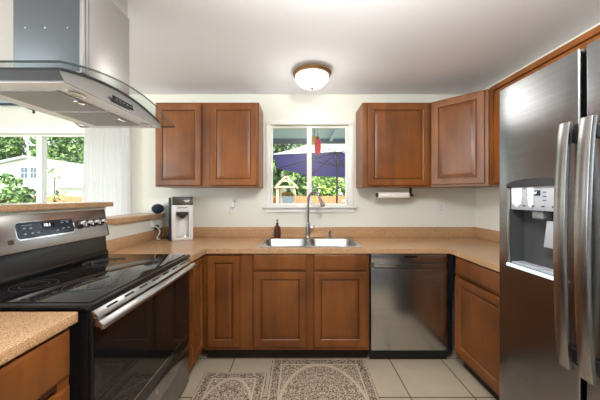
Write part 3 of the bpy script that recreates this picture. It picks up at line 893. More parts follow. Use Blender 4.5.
# ------------------------------------------------------------------ electric range
RY0_, RY1_ = 0.952, 1.812
t = thing('electric_range', 'stainless and black glass electric range on the left with its oven door facing right', 'range', (-1.05, 1.38, 0))
b = MB(); b.box(-1.36, -0.775, RY0_ + 0.006, RY1_ - 0.006, 0.02, 0.9045)
for yy in (RY0_ + 0.05, RY1_ - 0.05):
    for xx in (-1.3, -0.83): b.cyl((xx, yy, 0), 0.018, 0.0005, 0.02)
b.build('body', BLACK, t)
b = MB(); b.box(-1.345, -0.752, RY0_, RY1_, 0.905, 0.9265, 0.004)
ct = b.build('cooktop', BLACK, t)
b = MB(); b.box(-1.300, -0.775, RY0_ + 0.02, RY1_ - 0.02, 0.9267, 0.9305, 0.001); gl = b.build('cooktop_glass', BLACKG, ct)
for cx, cy, r in ((-0.92, 1.17, 0.105), (-0.92, 1.58, 0.085), (-1.17, 1.16, 0.080), (-1.17, 1.58, 0.105)):
    for rr_ in (r, r * 0.62):
        b = MB(); b.lathe([(rr_, 0.9306), (rr_, 0.9309), (rr_ - 0.0015, 0.9309), (rr_ - 0.0015, 0.9306)], (cx, cy, 0), n=40, closed=True); b.build('burner_ring', RINGM, gl)
b = MB(); b.prism([(-1.395, 0.905), (-1.316, 0.9275), (-1.316, 0.945), (-1.332, 0.960), (-1.336, 1.056), (-1.395, 1.056)], RY0_, RY1_, 'Y', 0.002); b.build('rear_riser', BLACK, t)
# backguard control panel
pb, pt = Vector((-1.312, 0, 1.056)), Vector((-1.350, 0, 1.238))
wv = (pt - pb).normalized(); uv = Vector((0, 1, 0)); nv = uv.cross(wv).normalized()
if nv.x < 0: nv = -nv
PM = Matrix(((uv.x, -nv.x, wv.x, pb.x), (uv.y, -nv.y, wv.y, RY0_), (uv.z, -nv.z, wv.z, pb.z), (0, 0, 0, 1)))
plen = (pt - pb).length; pw = RY1_ - RY0_
b = MB(PM); b.box(0, pw, 0.0, 0.046, 0.0, plen, 0.006, 3)
pn = b.build('control_panel', STEEL, t)
for ea in (-0.003, pw - 0.001):
    b = MB(PM); b.box(ea, ea + 0.004, -0.001, 0.044, 0.003, plen - 0.003, 0.001); b.build('end_cap', BLACKM, pn)
def rrect(x0, x1, z0, z1, r, n=5):
    o = []
    for cx, cz, a0 in ((x1 - r, z0 + r, -90), (x1 - r, z1 - r, 0), (x0 + r, z1 - r, 90), (x0 + r, z0 + r, 180)):
        for k in range(n + 1):
            a = math.radians(a0 + 90 * k / n); o.append((cx + r * math.cos(a), cz + r * math.sin(a)))
    return o
dx0, dx1, dz0, dz1 = 1.235 - RY0_, 1.545 - RY0_, 0.062, 0.142
b = MB(PM); b.prism(rrect(dx0 - 0.005, dx1 + 0.005, dz0 - 0.005, dz1 + 0.005, 0.02), -0.0012, 0.0, 'Y'); b.build('display_bezel', CHROME, pn)
b = MB(PM); b.prism(rrect(dx0, dx1, dz0, dz1, 0.016), -0.0024, -0.0013, 'Y'); dsp = b.build('display', DISP, pn)
b = MB(PM); b.box(dx0 + 0.110, dx0 + 0.190, -0.0030, -0.0025, dz0 + 0.043, dz0 + 0.070); b.build('clock_window', BLACKG, dsp)
TM = PM @ Matrix.Rotation(PI / 2, 4, 'X')
def on_panel(x, z, d): return PM @ Matrix.Translation((x, -d, z)) @ Matrix.Rotation(PI / 2, 4, 'X')
text_mesh('10:1', 0.024, on_panel(dx0 + 0.152, dz0 + 0.0565, 0.0034), 'clock_digits', DIGIT, dsp)
for q, (mx, mz, mw) in enumerate(((0.025, 0.064, 0.05), (0.03, 0.048, 0.012), (0.06, 0.046, 0.012), (0.03, 0.02, 0.012), (0.065, 0.02, 0.012), (0.095, 0.02, 0.012), (0.20, 0.018, 0.012),
        (0.232, 0.058, 0.015), (0.265, 0.058, 0.015), (0.235, 0.026, 0.015), (0.268, 0.026, 0.015), (0.232, 0.07, 0.055))):
    b = MB(PM); hh = 0.0025 if mw > 0.04 else 0.006
    b.box(dx0 + mx, dx0 + mx + mw, -0.0031, -0.0025, dz0 + mz, dz0 + mz + hh); b.build('key_mark', MARK, dsp)
for yk, rk in ((1.592, 0.023), (1.645, 0.020), (1.702, 0.020), (1.760, 0.020)):
    KM = PM @ Matrix.Translation((yk - RY0_, 0, 0.098))
    b = MB(KM); b.lathe([(rk + 0.004, 0.0), (rk + 0.004, -0.004), (0, -0.004)], (0, 0, 0), 'Y', 24)
    b.bm.free()
    K2 = KM @ Matrix.Rotation(PI / 2, 4, 'X')          # local z now points out of the panel
    b = MB(K2); b.lathe([(rk + 0.004, 0.0002), (rk + 0.004, 0.005), (rk - 0.002, 0.007), (0, 0.007)], n=24); kn = b.build('knob', BLACKM, pn)
    b = MB(K2); b.lathe([(rk - 0.003, 0.0072), (rk - 0.005, 0.030), (rk - 0.007, 0.033), (0, 0.033)], n=24); b.box(-0.004, 0.004, -rk + 0.005, rk - 0.005, 0.0331, 0.040, 0.001); b.build('knob_cap', CHROME, kn)
b = MB(PM); b.box(1.192 - RY0_, 1.215 - RY0_, -0.0012, -0.0001, 0.045, 0.066); b.build('sticker', mat('sticker_brown', rgb(58, 44, 34), 0.5), pn)
b = MB(PM); b.box(1.200 - RY0_, 1.209 - RY0_, -0.0016, -0.0013, 0.050, 0.059); b.build('sticker_mark', OLIVE, pn)
# door, vent strip, handle, drawer
b = MB(); b.box(-0.774, -0.757, RY0_ + 0.010, RY1_ - 0.010, 0.335, 0.868, 0.004); od = b.build('oven_door', BLACK, t)
b = MB(); b.box(-0.7568, -0.7550, RY0_ + 0.013, RY1_ - 0.013, 0.395, 0.862); b.build('door_glass', BLACKG, od)
b = MB(); b.box(-0.7568, -0.7540, RY0_ + 0.013, RY1_ - 0.013, 0.388, 0.394); b.build('door_trim', CHROME, od)
b = MB(); b.prism([(-0.7735, 0.8690), (-0.7735, 0.9040), (-0.7600, 0.9040), (-0.7360, 0.8760), (-0.7360, 0.8690)], RY0_ + 0.012, RY1_ - 0.012, 'Y', 0.001); vs = b.build('vent_strip', STEEL, t)
for k in range(7):
    ya = RY0_ + 0.07 + k * 0.106
    b = MB(); b.prism([(-0.7518, 0.8950), (-0.7510, 0.8955), (-0.7455, 0.8890), (-0.7463, 0.8884)], ya, ya + 0.060, 'Y'); b.build('vent_slot', BLACKM, vs)
b = MB(); b.prism([(-0.730, 0.856), (-0.728, 0.870), (-0.722, 0.872), (-0.706, 0.854), (-0.705, 0.842), (-0.714, 0.838)], RY0_ - 0.004, RY1_ - 0.008, 'Y', 0.002); hd = b.build('handle', STEELB, od)
for ya in (RY0_ + 0.012, RY1_ - 0.045):
    b = MB(); b.box(-0.7545, -0.7225, ya, ya + 0.032, 0.840, 0.868, 0.003); b.build('handle_mount', STEELB, hd)
b = MB(); b.box(-0.774, -0.759, RY0_ + 0.010, RY1_ - 0.010, 0.045, 0.330, 0.004); dr = b.build('storage_drawer', STEELD, t)
b = MB(); b.box(-0.7588, -0.7520, RY0_ + 0.012, RY1_ - 0.012, 0.225, 0.322, 0.002); b.build('drawer_trim', STEEL, dr)
b = MB(frame(-0.7518, 1.39, 0.283, 90) @ Matrix.Rotation(PI / 2, 4, 'X')); b.lathe([(0.017, 0), (0.017, 0.001), (0, 0.001)], n=24); bd = b.build('badge', CHROME, dr)
b = MB(frame(-0.7506, 1.39, 0.283, 90) @ Matrix.Rotation(PI / 2, 4, 'X')); b.lathe([(0.0145, 0), (0.0145, 0.0003), (0.0125, 0.0003), (0.0125, 0)], n=24, closed=True); b.build('badge_ring', MARKD, bd)

# ------------------------------------------------------------------ range hood
HC = 1.2025
def arcz(y, top=1.806, drop=0.066, half=0.3825): return top - drop * ((y - HC) / half) ** 2
t = thing('range_hood', 'stainless island range hood with curved glass canopy and square chimney above the range', 'range hood', (-1.0, HC, 1.72))
N = 24
# body: lens-shaped front, extruded across, slightly wider at its foot
yb0, yb1 = 0.888, 1.517
ysb = [yb0 + (yb1 - yb0) * i / N for i in range(N + 1)]
b = MB()
fr_ = [(-0.812, y, arcz(y) - 0.012) for y in ysb]
bk_ = [(-1.195, y, arcz(y) - 0.012) for y in ysb]
loopF = [(-0.795, yb1, 1.722), (-0.795, yb0, 1.712)] + fr_
loopB = [(-1.205, yb1, 1.722), (-1.205, yb0, 1.712)] + bk_
b.loft([loopB, loopF]); b.build('body', STEELH, t, smooth=25)
b = MB(); b.loft([[(-1.203, yy, 1.7135), (-0.7965, yy, 1.7135), (-0.8125, yy, arcz(yb0) - 0.0125), (-1.1945, yy, arcz(yb0) - 0.0125)] for yy in (yb0 - 0.003, yb0 - 0.0004)]); b.build('shaded_end', ENDSHADE, t)  # thin sheet added to carry the shade of the near end
b = MB()
b.loft([[(-1.19, y, arcz(y) - 0.0118) for y in (yb0, )] * 1 + [(-1.19, y, arcz(y) - 0.0118) for y in ysb[1:]] + [(-1.19, y, arcz(y) - 0.002) for y in ysb[::-1]],
        [(-0.810, y, arcz(y) - 0.0118) for y in ysb] + [(-0.810, y, arcz(y) - 0.002) for y in ysb[::-1]]])
b.build('gasket', BLACKM, t)
# glass canopy
ys_ = [HC - 0.3825 + 0.765 * i / 32 for i in range(33)]
g = MB()
tk = 0.008
for i in range(32):
    a, c_ = ys_[i], ys_[i + 1]
    q = [(-1.32, a, arcz(a)), (-0.75, a, arcz(a)), (-0.75, c_, arcz(c_)), (-1.32, c_, arcz(c_))]
    lo = [(x, y, z - 0.0) for x, y, z in q]; hi = [(x, y, z + tk) for x, y, z in q]
    g._add(hi, [(0, 1, 2, 3)], 0); g._add(lo, [(3, 2, 1, 0)], 0)
    g._add([lo[1], lo[2], hi[2], hi[1]], [(0, 1, 2, 3)], 1); g._add([lo[0], hi[0], hi[3], lo[3]], [(0, 1, 2, 3)], 1)
for i in (0, 32):
    a = ys_[i]
    g._add([(-1.32, a, arcz(a)), (-0.75, a, arcz(a)), (-0.75, a, arcz(a) + tk), (-1.32, a, arcz(a) + tk)], [(0, 1, 2, 3)], 1)
bmesh.ops.remove_doubles(g.bm, verts=g.bm.verts, dist=1e-5)
g.build('glass_canopy', [HOODG, GLEDGE], t)
b = MB(); b.box(-1.15, -0.872, 1.056, 1.349, 1.822, 2.235, 0.003); ch = b.build('chimney', STEELH, t)
b = MB(); b.box(-1.149, -0.884, 1.0535, 1.0558, 1.826, 2.233, 0.0005); b.build('shaded_front', FRONTSHADE, ch)  # chimney front darkened by colour, as if it mirrored a dim room
b = MB(); b.box(-1.140, -0.880, 1.0585, 1.0608, 2.2365, ZC - 0.002, 0.0005); b.build('shaded_sleeve_front', FRONTSHADE, t)  # same painted dimness on the sleeve front
b = MB(); b.box(-1.145, -0.877, 1.061, 1.344, 2.2355, ZC - 0.0008, 0.003); b.build('chimney_sleeve', STEELH, t)
b = MB(); b.box(-0.8716, -0.8700, 1.066, 1.073, 1.824, 2.232); b.box(-0.8716, -0.8700, 1.085, 1.088, 1.824, 2.232); b.build('chimney_seam', GREYP, ch)
for xx in (-1.10, -1.02, -0.93):
    b = MB(frame(xx, 1.0534, 2.0)); b.sphere((0, 0, 0), 0.003, n=10); b.build('screw', CHROME, ch)
# underside: lip panel, filters, lights
def zu(y): return 1.712 + (y - yb0) / (yb1 - yb0) * 0.010
b = MB(); b.loft([[(x, y, zu(y) - o) for x, y in ((-1.198, yb0 + 0.004), (-0.802, yb0 + 0.004), (-0.802, yb1 - 0.004), (-1.198, yb1 - 0.004))] for o in (0.0035, 0.0005)]); un = b.build('under_panel', mat('pale_steel', (0.90, 0.91, 0.94, 1), 0.4, 0.1), t)
for fy0, fy1 in ((0.955, 1.190), (1.212, 1.450)):
    b = MB(); b.loft([[(x, y, zu(y) - o) for x, y in ((-1.125, fy0), (-0.880, fy0), (-0.880, fy1), (-1.125, fy1))] for o in (0.007, 0.0038)])
    fl = b.build('grease_filter', MESHG, t)
    ym = (fy0 + fy1) / 2
    b = MB(); b.box(-0.905, -0.888, ym - 0.02, ym + 0.02, zu(ym) - 0.012, zu(ym) - 0.0065, 0.002); b.build('filter_latch', CHROME, fl)
for ly in (0.985, 1.430):
    b = MB(frame(-0.838, ly, zu(ly) - 0.0036) @ Matrix.Diagonal((0.75, 1.25, 1, 1))); b.lathe([(0.030, 0), (0.030, -0.004), (0.024, -0.005), (0.024, 0)], n=28, closed=True); li = b.build('light_ring', CHROME, t)
    b = MB(frame(-0.838, ly, zu(ly) - 0.0036) @ Matrix.Diagonal((0.75, 1.25, 1, 1))); b.lathe([(0.0235, -0.0005), (0.0235, -0.003), (0, -0.003)], n=28); b.build('light_lens', WHITEP, li)
def fx_(z): return -0.795 - 0.017 * min(1, max(0, (z - 1.717) / 0.08))
b = MB(); b.loft([[(fx_(z) + 0.0006 + o, y, z) for y, z in ((1.125, 1.735), (1.262, 1.735), (1.262, 1.760), (1.125, 1.760))] for o in (0, 0.0022)]); cp = b.build('control_strip', BLACKG, t)
for k in range(5):
    b = MB(); yk = 1.142 + k * 0.024; b.box(-0.8005, -0.7985 + 0.0008, yk, yk + 0.010, 1.745, 1.750); b.build('button_mark', GREYP, cp)

# ------------------------------------------------------------------ refrigerator
XF = 0.950
FZ = 1.822
G0, G1 = 0.869, 0.887          # gap between doors
FY0, FY1 = 0.345, 1.246
t = thing('refrigerator', 'stainless side-by-side refrigerator with water dispenser at the right edge', 'refrigerator', (1.38, 0.8, 0))
b = MB(); b.box(1.036, 1.775, FY0 + 0.008, FY1 - 0.008, 0.03, FZ - 0.012, 0.004); b.box(1.05, 1.7, FY0 + 0.03, FY1 - 0.03, 0.0005, 0.03); b.build('body', GREYP, t)
b = MB(); b.box(1.0, 1.035, FY0 + 0.012, FY1 - 0.012, 0.02, 0.075, 0.003); b.build('toe_grille', BLACKM, t)
DY0, DY1, DZ0, DZ1 = 0.940, 1.178, 1.025, 1.372
def fr_door(y0, y1, hole, name='door'):
    """door slab facing -X with rounded vertical edges; hole=(y0,y1,z0,z1)"""
    mb = MB(); bm = mb.bm
    r = 0.007
    prof = []                                            # outline in plan
    for cx, cy, a0 in ((XF + r, y1 - r, 90), (XF + r, y0 + r, 180)):
        for k in range(7):
            a = math.radians(a0 + 15 * k); prof.append((cx + r * math.cos(a), cy + r * math.sin(a)))
    prof += [(XF + 0.08, y0), (XF + 0.08, y1)]
    if not hole:
        mb.prism(prof, 0.085, FZ, 'Z')
    else:
        hy0, hy1, hz0, hz1 = hole
        n = len(prof)
        zs = [0.085, hz0, hz1, FZ]
        lv = [[bm.verts.new((x, y, z)) for x, y in prof] for z in zs]
        inn = [[bm.verts.new((XF, y, z)) for y in (hy1, hy0)] for z in zs]
        for k in range(3):
            for i in range(n):
                j = (i + 1) % n
                if i == 6:                               # the flat front: three strips
                    A = [lv[k][6], inn[k][0], inn[k][1], lv[k][7]]; B = [lv[k + 1][6], inn[k + 1][0], inn[k + 1][1], lv[k + 1][7]]
                    for q in range(3):
                        if k == 1 and q == 1: continue
                        bm.faces.new([A[q], A[q + 1], B[q + 1], B[q]])
                else:
                    bm.faces.new([lv[k][i], lv[k][j], lv[k + 1][j], lv[k + 1][i]])
        bm.faces.new(lv[0][:7] + inn[0] + lv[0][7:]); bm.faces.new(lv[3][:7] + inn[3] + lv[3][7:])
        dp = XF + 0.062
        q0 = [inn[1][0], inn[1][1], inn[2][1], inn[2][0]]
        q1 = [bm.verts.new((dp, v.co.y, v.co.z)) for v in q0]
        for i in range(4):
            f_ = bm.faces.new([q0[i], q0[(i + 1) % 4], q1[(i + 1) % 4], q1[i]]); f_.material_index = 1
        f_ = bm.faces.new(q1); f_.material_index = 1
    return mb.build(name, [STEELF, RECESS], t, smooth=40)
fd = fr_door(G1, FY1, (DY0, DY1, DZ0, DZ1), 'freezer_door')
rd = fr_door(FY0, G0, None, 'refrigerator_door')
b = MB(); b.box(1.005, 1.034, G0 + 0.001, G1 - 0.001, 0.09, FZ - 0.004); b.build('door_gasket', BLACKM, t)
for y_ in ((G0 + G1) / 2,):
    b = MB(); b.box(0.99, 1.075, y_ - 0.022, y_ + 0.022, FZ + 0.0005, FZ + 0.018, 0.003); b.build('hinge_cover', BLACKM, t)
# dispenser
RM = frame(XF, DY1, 0, -90)                               # local x runs toward the camera, y into the door
dw_ = DY1 - DY0
b = MB(RM)
arc = [(-0.012 + (dw_ + 0.024) * k / 12, DZ1 + 0.004 + 0.020 * math.sin(PI * (k / 12)) ** 0.5) for k in range(13)]
b.prism([(-0.012, DZ1 - 0.012)] + arc + [(dw_ + 0.012, DZ1 - 0.012), (dw_, DZ1 - 0.006), (0.0, DZ1 - 0.006)], -0.008, -0.0005, 'Y', 0.001); b.build('dispenser_hood', BLACKM, fd)
b = MB(RM); b.box(-0.010, -0.0005, -0.006, -0.0005, DZ0, DZ1 - 0.0125, 0.001); b.box(dw_ + 0.0005, dw_ + 0.010, -0.006, -0.0005, DZ0, DZ1 - 0.0125, 0.001); b.build('dispenser_frame', STEELB, fd)
b = MB(RM); b.box(0.001, dw_ - 0.001, 0.002, 0.058, 1.265, DZ1 - 0.007, 0.003); cpn = b.build('dispenser_panel', GREYC, fd)
b = MB(RM); b.box(0.085, 0.145, 0.0008, 0.0018, 1.325, 1.347); b.build('display', DISP, cpn)
text_mesh('-2  37', 0.013, RM @ Matrix.Translation((0.115, 0.0003, 1.336)) @ Matrix.Rotation(PI / 2, 4, 'X'), 'display_digits', DIGIT, cpn, 0.0002)
for k in range(5):
    b = MB(RM); b.box(0.02 + k * 0.043, 0.034 + k * 0.043, 0.0008, 0.0018, 1.280, 1.285); b.build('key_mark', MARKD, cpn)
for k in range(3):
    b = MB(RM); b.box(0.155, 0.17, 0.0008, 0.0018, 1.305 + k * 0.016, 1.3085 + k * 0.016); b.build('key_mark', MARKD, cpn)
for xa, xb in ((0.008, 0.062), (0.088, 0.118)):
    b = MB(RM); n_ = 9
    b.prism([(xa + (xb - xa) * k / n_, (1.355 if k % 2 else 1.362)) for k in range(n_ + 1)] + [(xb - 0.004, 1.29), (xb - (xb - xa) * 0.3, 1.285), (xa + (xb - xa) * 0.5, 1.276), (xa + 0.004, 1.292)], -0.0012, 0.0006, 'Y'); b.build('paper_tag', WHITEP, cpn)
b = MB(RM); b.box(0.095, 0.145, 0.012, 0.05, 1.232, 1.2645, 0.004); b.build('nozzle', GREYP, fd)
b = MB(RM); b.prism([(0.142, 1.225), (0.178, 1.225), (0.186, 1.12), (0.128, 1.12)], 0.030, 0.036, 'Y', 0.001); b.build('paddle', GREYC, fd)
b = MB(RM); b.box(0.002, dw_ - 0.002, 0.004, 0.060, DZ0 + 0.001, DZ0 + 0.008, 0.001); b.build('drip_tray', GREYC, fd)
b = MB(RM); b.box(-0.010, dw_ + 0.010, -0.012, -0.0005, DZ0 - 0.014, DZ0 - 0.0005, 0.003); b.build('dispenser_lip', CYAN, fd)
# handles: flat bowed bars standing off the doors
def handle(yc, ztop, zbot, parent):
    mb = MB(); loops = []
    n = 20
    for k in range(n + 1):
        u = k / n; z_ = zbot + (ztop - zbot) * u
        bow = 0.028 + 0.020 * math.sin(PI * u) ** 0.7
        w_ = 0.0205
        cx = XF - bow
        o = []
        for a in range(12):
            an = 2 * PI * a / 12
            ca, sa = math.cos(an), math.sin(an)
            o.append((cx + 0.009 * math.copysign(abs(ca) ** 0.4, ca), yc + w_ * math.copysign(abs(sa) ** 0.4, sa), z_))
        loops.append(o)
    mb.loft(loops); h_ = mb.build('handle', STEEL, parent, smooth=50)
    for z_ in (ztop - 0.045, zbot + 0.045):
        q = MB(); q.box(XF - 0.030, XF - 0.0006, yc - 0.013, yc + 0.013, z_ - 0.022, z_ + 0.022, 0.003); q.build('handle_mount', BLACKM, h_)
handle(0.904, 1.575, 0.735, fd)
handle(0.834, 1.575, 0.735, rd)
b = MB(frame(XF, 0.945, 0, -90)); b.box(0.03, 0.052, -0.0008, -0.0001, 0.755, 0.79); b.build('sticker', PALEB, fd)

# ------------------------------------------------------------------ rugs
def rug(name, x0, x1, y0, y1, label, seed):
    b = MB(); b.box(x0, x1, y0, y1, 0.0008, 0.009, 0.003)
    return b.build(name, rug_mat(name, x0, x1, y0, y1, seed), origin=((x0 + x1) / 2, (y0 + y1) / 2, 0.0), label=label, cat='rug', group='patterned kitchen rugs')
rug('kitchen_rug', -0.213, 0.527, 1.00, 2.128, 'larger faded oriental rug on the tiles in front of the sink cabinet', 0.3)
rug('kitchen_rug', -0.702, -0.236, 0.95, 1.965, 'smaller faded oriental mat on the tiles beside the range', 4.7)

# ------------------------------------------------------------------ curtain and rod
t = thing('curtain_rod', 'thin dark curtain rod with an end bracket below the teal band at upper left', 'curtain rod', (-2.6, 2.585, 2.235))
b = MB(); b.tube([(-3.9, 2.585, 2.235), (-1.655, 2.585, 2.235)], 0.011, 12); b.build('rod', BLACKM, t)
for xx in (-3.85, -2.70):
    b = MB(); b.tube([(xx, YW - 0.008, 2.205), (xx, 2.60, 2.205), (xx, 2.585, 2.222)], 0.007, 8); b.box(xx - 0.012, xx + 0.012, YW - 0.008, YW - 0.0008, 2.17, 2.23, 0.002); b.build('bracket', BLACKM, t)
b = MB()
n, rows = 96, 10
L_ = []
for k in range(rows + 1):
    v = k / rows; z_ = 0.06 + (2.205 - 0.06) * (1 - v)
    row = []
    for i in range(n + 1):
        u = i / n
        x_ = -2.12 + 0.45 * u - 0.06 * (1 - u) * v
        row.append((x_, 2.585 + 0.022 * math.sin(u * 2 * PI * 9 + 0.6 * math.sin(3 * v)) + 0.008 * math.sin(u * 31 + 2), z_))
    L_.append(row)
verts = [p for r_ in L_ for p in r_]
fc = [(k * (n + 1) + i, k * (n + 1) + i + 1, (k + 1) * (n + 1) + i + 1, (k + 1) * (n + 1) + i) for k in range(rows) for i in range(n)]
b._add(verts, fc)
cu = b.build('sheer_curtain', SHEER, smooth=80, origin=(-1.85, 2.585, 0.06), label='sheer white curtain hanging beside the dining window', cat='curtain')
so = cu.modifiers.new('thickness', 'SOLIDIFY'); so.thickness = 0.0012

# ------------------------------------------------------------------ outside
GZ = -0.15
struct('ground', MB().box(-60, 40, YW + 0.16, 70, GZ - 0.1, GZ), GRASS)
struct('ground_front', MB().box(-60, 40, -60, YB - 0.16, GZ - 0.1, GZ), CONC)

def leaf_mass(blobs, n, size, seed, mb=None):
    rnd = random.Random(seed)
    mb = mb or MB()
    vol = [a[3] * a[4] * a[5] for a in blobs]
    for _ in range(n):
        cx, cy, cz, rx, ry, rz = rnd.choices(blobs, vol)[0]
        while True:
            p = Vector((rnd.uniform(-1, 1), rnd.uniform(-1, 1), rnd.uniform(-1, 1)))
            if 0.2 < p.length < 1: break
        p = p.normalized() * (p.length ** 0.4)
        c_ = Vector((cx + p.x * rx, cy + p.y * ry, cz + p.z * rz))
        d1 = Vector((rnd.gauss(0, 1), rnd.gauss(0, 1), rnd.gauss(0, 1))).normalized()
        d2 = d1.orthogonal().normalized()
        d2 = (Matrix.Rotation(rnd.uniform(0, 6.28), 3, d1) @ d2)
        s = size * rnd.uniform(0.6, 1.3)
        mb._add([c_ - d1 * s, c_ + d2 * s * 0.45, c_ + d1 * s, c_ - d2 * s * 0.45], [(0, 1, 2, 3)], rnd.randint(0, 1))
    return mb

def tree(x, y, h, r, label, seed, n=7000, size=0.24, mats=(0, 1), name='garden_tree', low=0.28, group='trees behind the gardens'):
    rnd = random.Random(seed)
    t = thing(name, label, 'tree', (x, y, GZ), group)
    bl = []
    for k in range(7):
        a = rnd.uniform(0, 6.28); q = rnd.uniform(0.2, 0.55) * r
        bl.append((x + q * math.cos(a), y + q * math.sin(a), GZ + h * rnd.uniform(low + 0.1, 0.85), r * rnd.uniform(0.5, 0.7), r * rnd.uniform(0.5, 0.7), h * rnd.uniform(0.2, 0.3)))
    leaf_mass(bl, n, size, seed + 1).build('crown', [LEAF[mats[0]], LEAF[mats[1]]], t, smooth=0)
    b = MB(); b.tube([(x, y, GZ), (x + 0.05, y, GZ + h * 0.3), (x, y + 0.05, GZ + h * 0.7)], [r * 0.09 + 0.03, r * 0.07 + 0.02, 0.02], 8); b.build('trunk', BARK, t)

# neighbour's house seen through the dining window
t = thing('neighbour_house', 'white gabled house with grey roof seen through the dining window', 'house', (-14, 15, GZ))
hx, hy = -14.45, 14.0
pk = 3.46; sl = 0.21
b = MB(); b.prism([(hx - 3.2, GZ), (hx + 3.0, GZ), (hx + 3.0, pk - sl * 3.0 - 0.08), (hx, pk - 0.08), (hx - 3.2, pk - sl * 3.2 - 0.08)], hy, hy + 7, 'Y')
b.build('walls', SIDING, t)
b = MB(); b.prism([(hx - 3.5, pk - sl * 3.5 - 0.07), (hx, pk - 0.07), (hx + 3.3, pk - sl * 3.3 - 0.07), (hx + 3.3, pk - sl * 3.3 + 0.04), (hx, pk + 0.05), (hx - 3.5, pk - sl * 3.5 + 0.04)], hy - 0.25, hy + 7.2, 'Y'); b.build('roof', ROOFG, t)
b = MB()
b._add([(-12.75, 13.1, 1.86), (-8.6, 13.1, 1.86), (-8.6, 14.6, 3.0), (-12.75, 14.6, 3.0), (-12.75, 13.1, 1.78), (-8.6, 13.1, 1.78), (-8.6, 14.6, 2.92), (-12.75, 14.6, 2.92)],
       [(0, 1, 2, 3), (4, 7, 6, 5), (0, 4, 5, 1), (1, 5, 6, 2), (2, 6, 7, 3), (3, 7, 4, 0)])
b.build('porch_roof', ROOFG, t)
b = MB(); b.box(-12.4, -8.8, 13.4, 13.55, GZ, 1.86); b.build('porch_wall', SIDING, t)
for wx in (-14.85, -14.35):
    b = MB(); b.box(wx, wx + 0.42, hy - 0.04, hy - 0.001, 2.30, 2.92); wn = b.build('window', SIDING, t)
    b = MB()
    for q in range(2): 
        for s_ in range(2): b.box(wx + 0.03 + 0.19 * q, wx + 0.20 + 0.19 * q, hy - 0.05, hy - 0.041, 2.33 + 0.29 * s_, 2.60 + 0.29 * s_)
    b.build('pane', WINDK, wn)

# fence along the back of the garden
t = thing('garden_fence', 'low brown board fence along the back of the garden', 'fence', (-3, 10.5, GZ))
b = MB(); rnd = random.Random(3)
x = -12.0
while x < 7:
    b.box(x, x + 0.135, 10.5, 10.52, GZ + 0.04, 1.36 + rnd.uniform(-0.015, 0.015)); x += 0.145
b.build('boards', FENCE, t)
b = MB(); b.box(-12, 7, 10.521, 10.56, 0.15, 0.24); b.box(-12, 7, 10.521, 10.56, 1.05, 1.14); b.build('rails', FENCE, t)
for k in range(9):
    xx = -12 + k * 2.37
    b = MB(); b.box(xx - 0.05, xx + 0.05, 10.561, 10.66, GZ, 1.42); b.build('post', FENCE, t)

tree(-31.5, 26, 9.0, 2.9, 'dark broad tree behind the white house, at the photo left edge', 11)
tree(-24.2, 26.5, 9.5, 2.9, 'broad tree rising just right of the white house gable peak', 12)
tree(-18.4, 26, 9.5, 2.9, 'broad tree behind the house porch roof, beside the white curtain', 13)
tree(-3.6, 13.2, 5.6, 2.2, 'broad tree behind the playhouse, in the left pane of the kitchen window', 15, mats=(1, 0), low=0.1)
tree(-0.4, 17.5, 6.0, 2.0, 'leafy tree behind the purple parasol, in the middle of the kitchen window', 16, low=0.1)
tree(4.0, 15.0, 5.6, 2.3, 'leafy tree behind the right end of the purple parasol', 17, mats=(1, 2), low=0.1)
t = thing('garden_bush', 'rounded green bush by the fence, right of the parasol pole', 'bush', (1.75, 11.4, GZ))
leaf_mass([(1.75, 11.4, 1.35, 0.9, 0.5, 1.3), (2.6, 11.4, 1.0, 0.6, 0.5, 1.0), (0.85, 11.4, 1.2, 0.6, 0.5, 1.15)], 3600, 0.12, 41).build('foliage', [LEAF[1], LEAF[2]], t, smooth=0)
b = MB(); b.tube([(1.75, 11.4, GZ), (1.8, 11.4, 0.8)], 0.05, 8); b.build('stem', BARK, t)
t = thing('garden_shrub', 'dense dark green shrub outside the left pane of the dining window', 'shrub', (-5.55, 5.2, GZ))
leaf_mass([(-5.85, 5.2, 1.05, 0.42, 0.4, 0.75), (-5.45, 5.1, 0.8, 0.40, 0.4, 0.75), (-5.2, 5.2, 0.7, 0.3, 0.3, 0.6)], 2600, 0.06, 5).build('foliage', [LEAF[0], LEAF[1]], t, smooth=0)
b = MB()
for dx in (-0.15, 0.0, 0.15): b.tube([(-5.55 + dx * 0.4, 5.2, GZ), (-5.55 + dx, 5.2, 0.5), (-5.55 + dx * 2, 5.2, 1.1)], [0.03, 0.02, 0.008], 6)
b.build('stems', BARK, t)
t = thing('garden_sapling', 'slender pale green sapling outside the right pane of the dining window', 'sapling', (-4.12, 4.4, GZ))
rnd = random.Random(8); b = MB(); st = MB()
st.tube([(-4.12, 4.4, GZ), (-4.12, 4.4, 1.0), (-4.10, 4.4, 1.75)], [0.02, 0.015, 0.005], 6)
for k in range(90):
    z_ = rnd.uniform(0.75, 1.82); a = rnd.uniform(0, 6.28); ln = rnd.uniform(0.05, 0.27) * (1.25 - 0.35 * z_ / 2)
    c_ = Vector((-4.11 + ln * math.cos(a), 4.4 + ln * math.sin(a), z_ - ln * 0.25)); d1 = Vector((math.cos(a), math.sin(a), -0.6)).normalized(); d2 = Vector((-math.sin(a), math.cos(a), 0.2))
    b._add([c_ - d1 * 0.07, c_ + d2 * 0.026, c_ + d1 * 0.07, c_ - d2 * 0.026], [(0, 1, 2, 3)], k % 2)
b.build('leaves', [LEAF[2], LEAF[1]], t, smooth=0); st.build('stem', BARK, t)

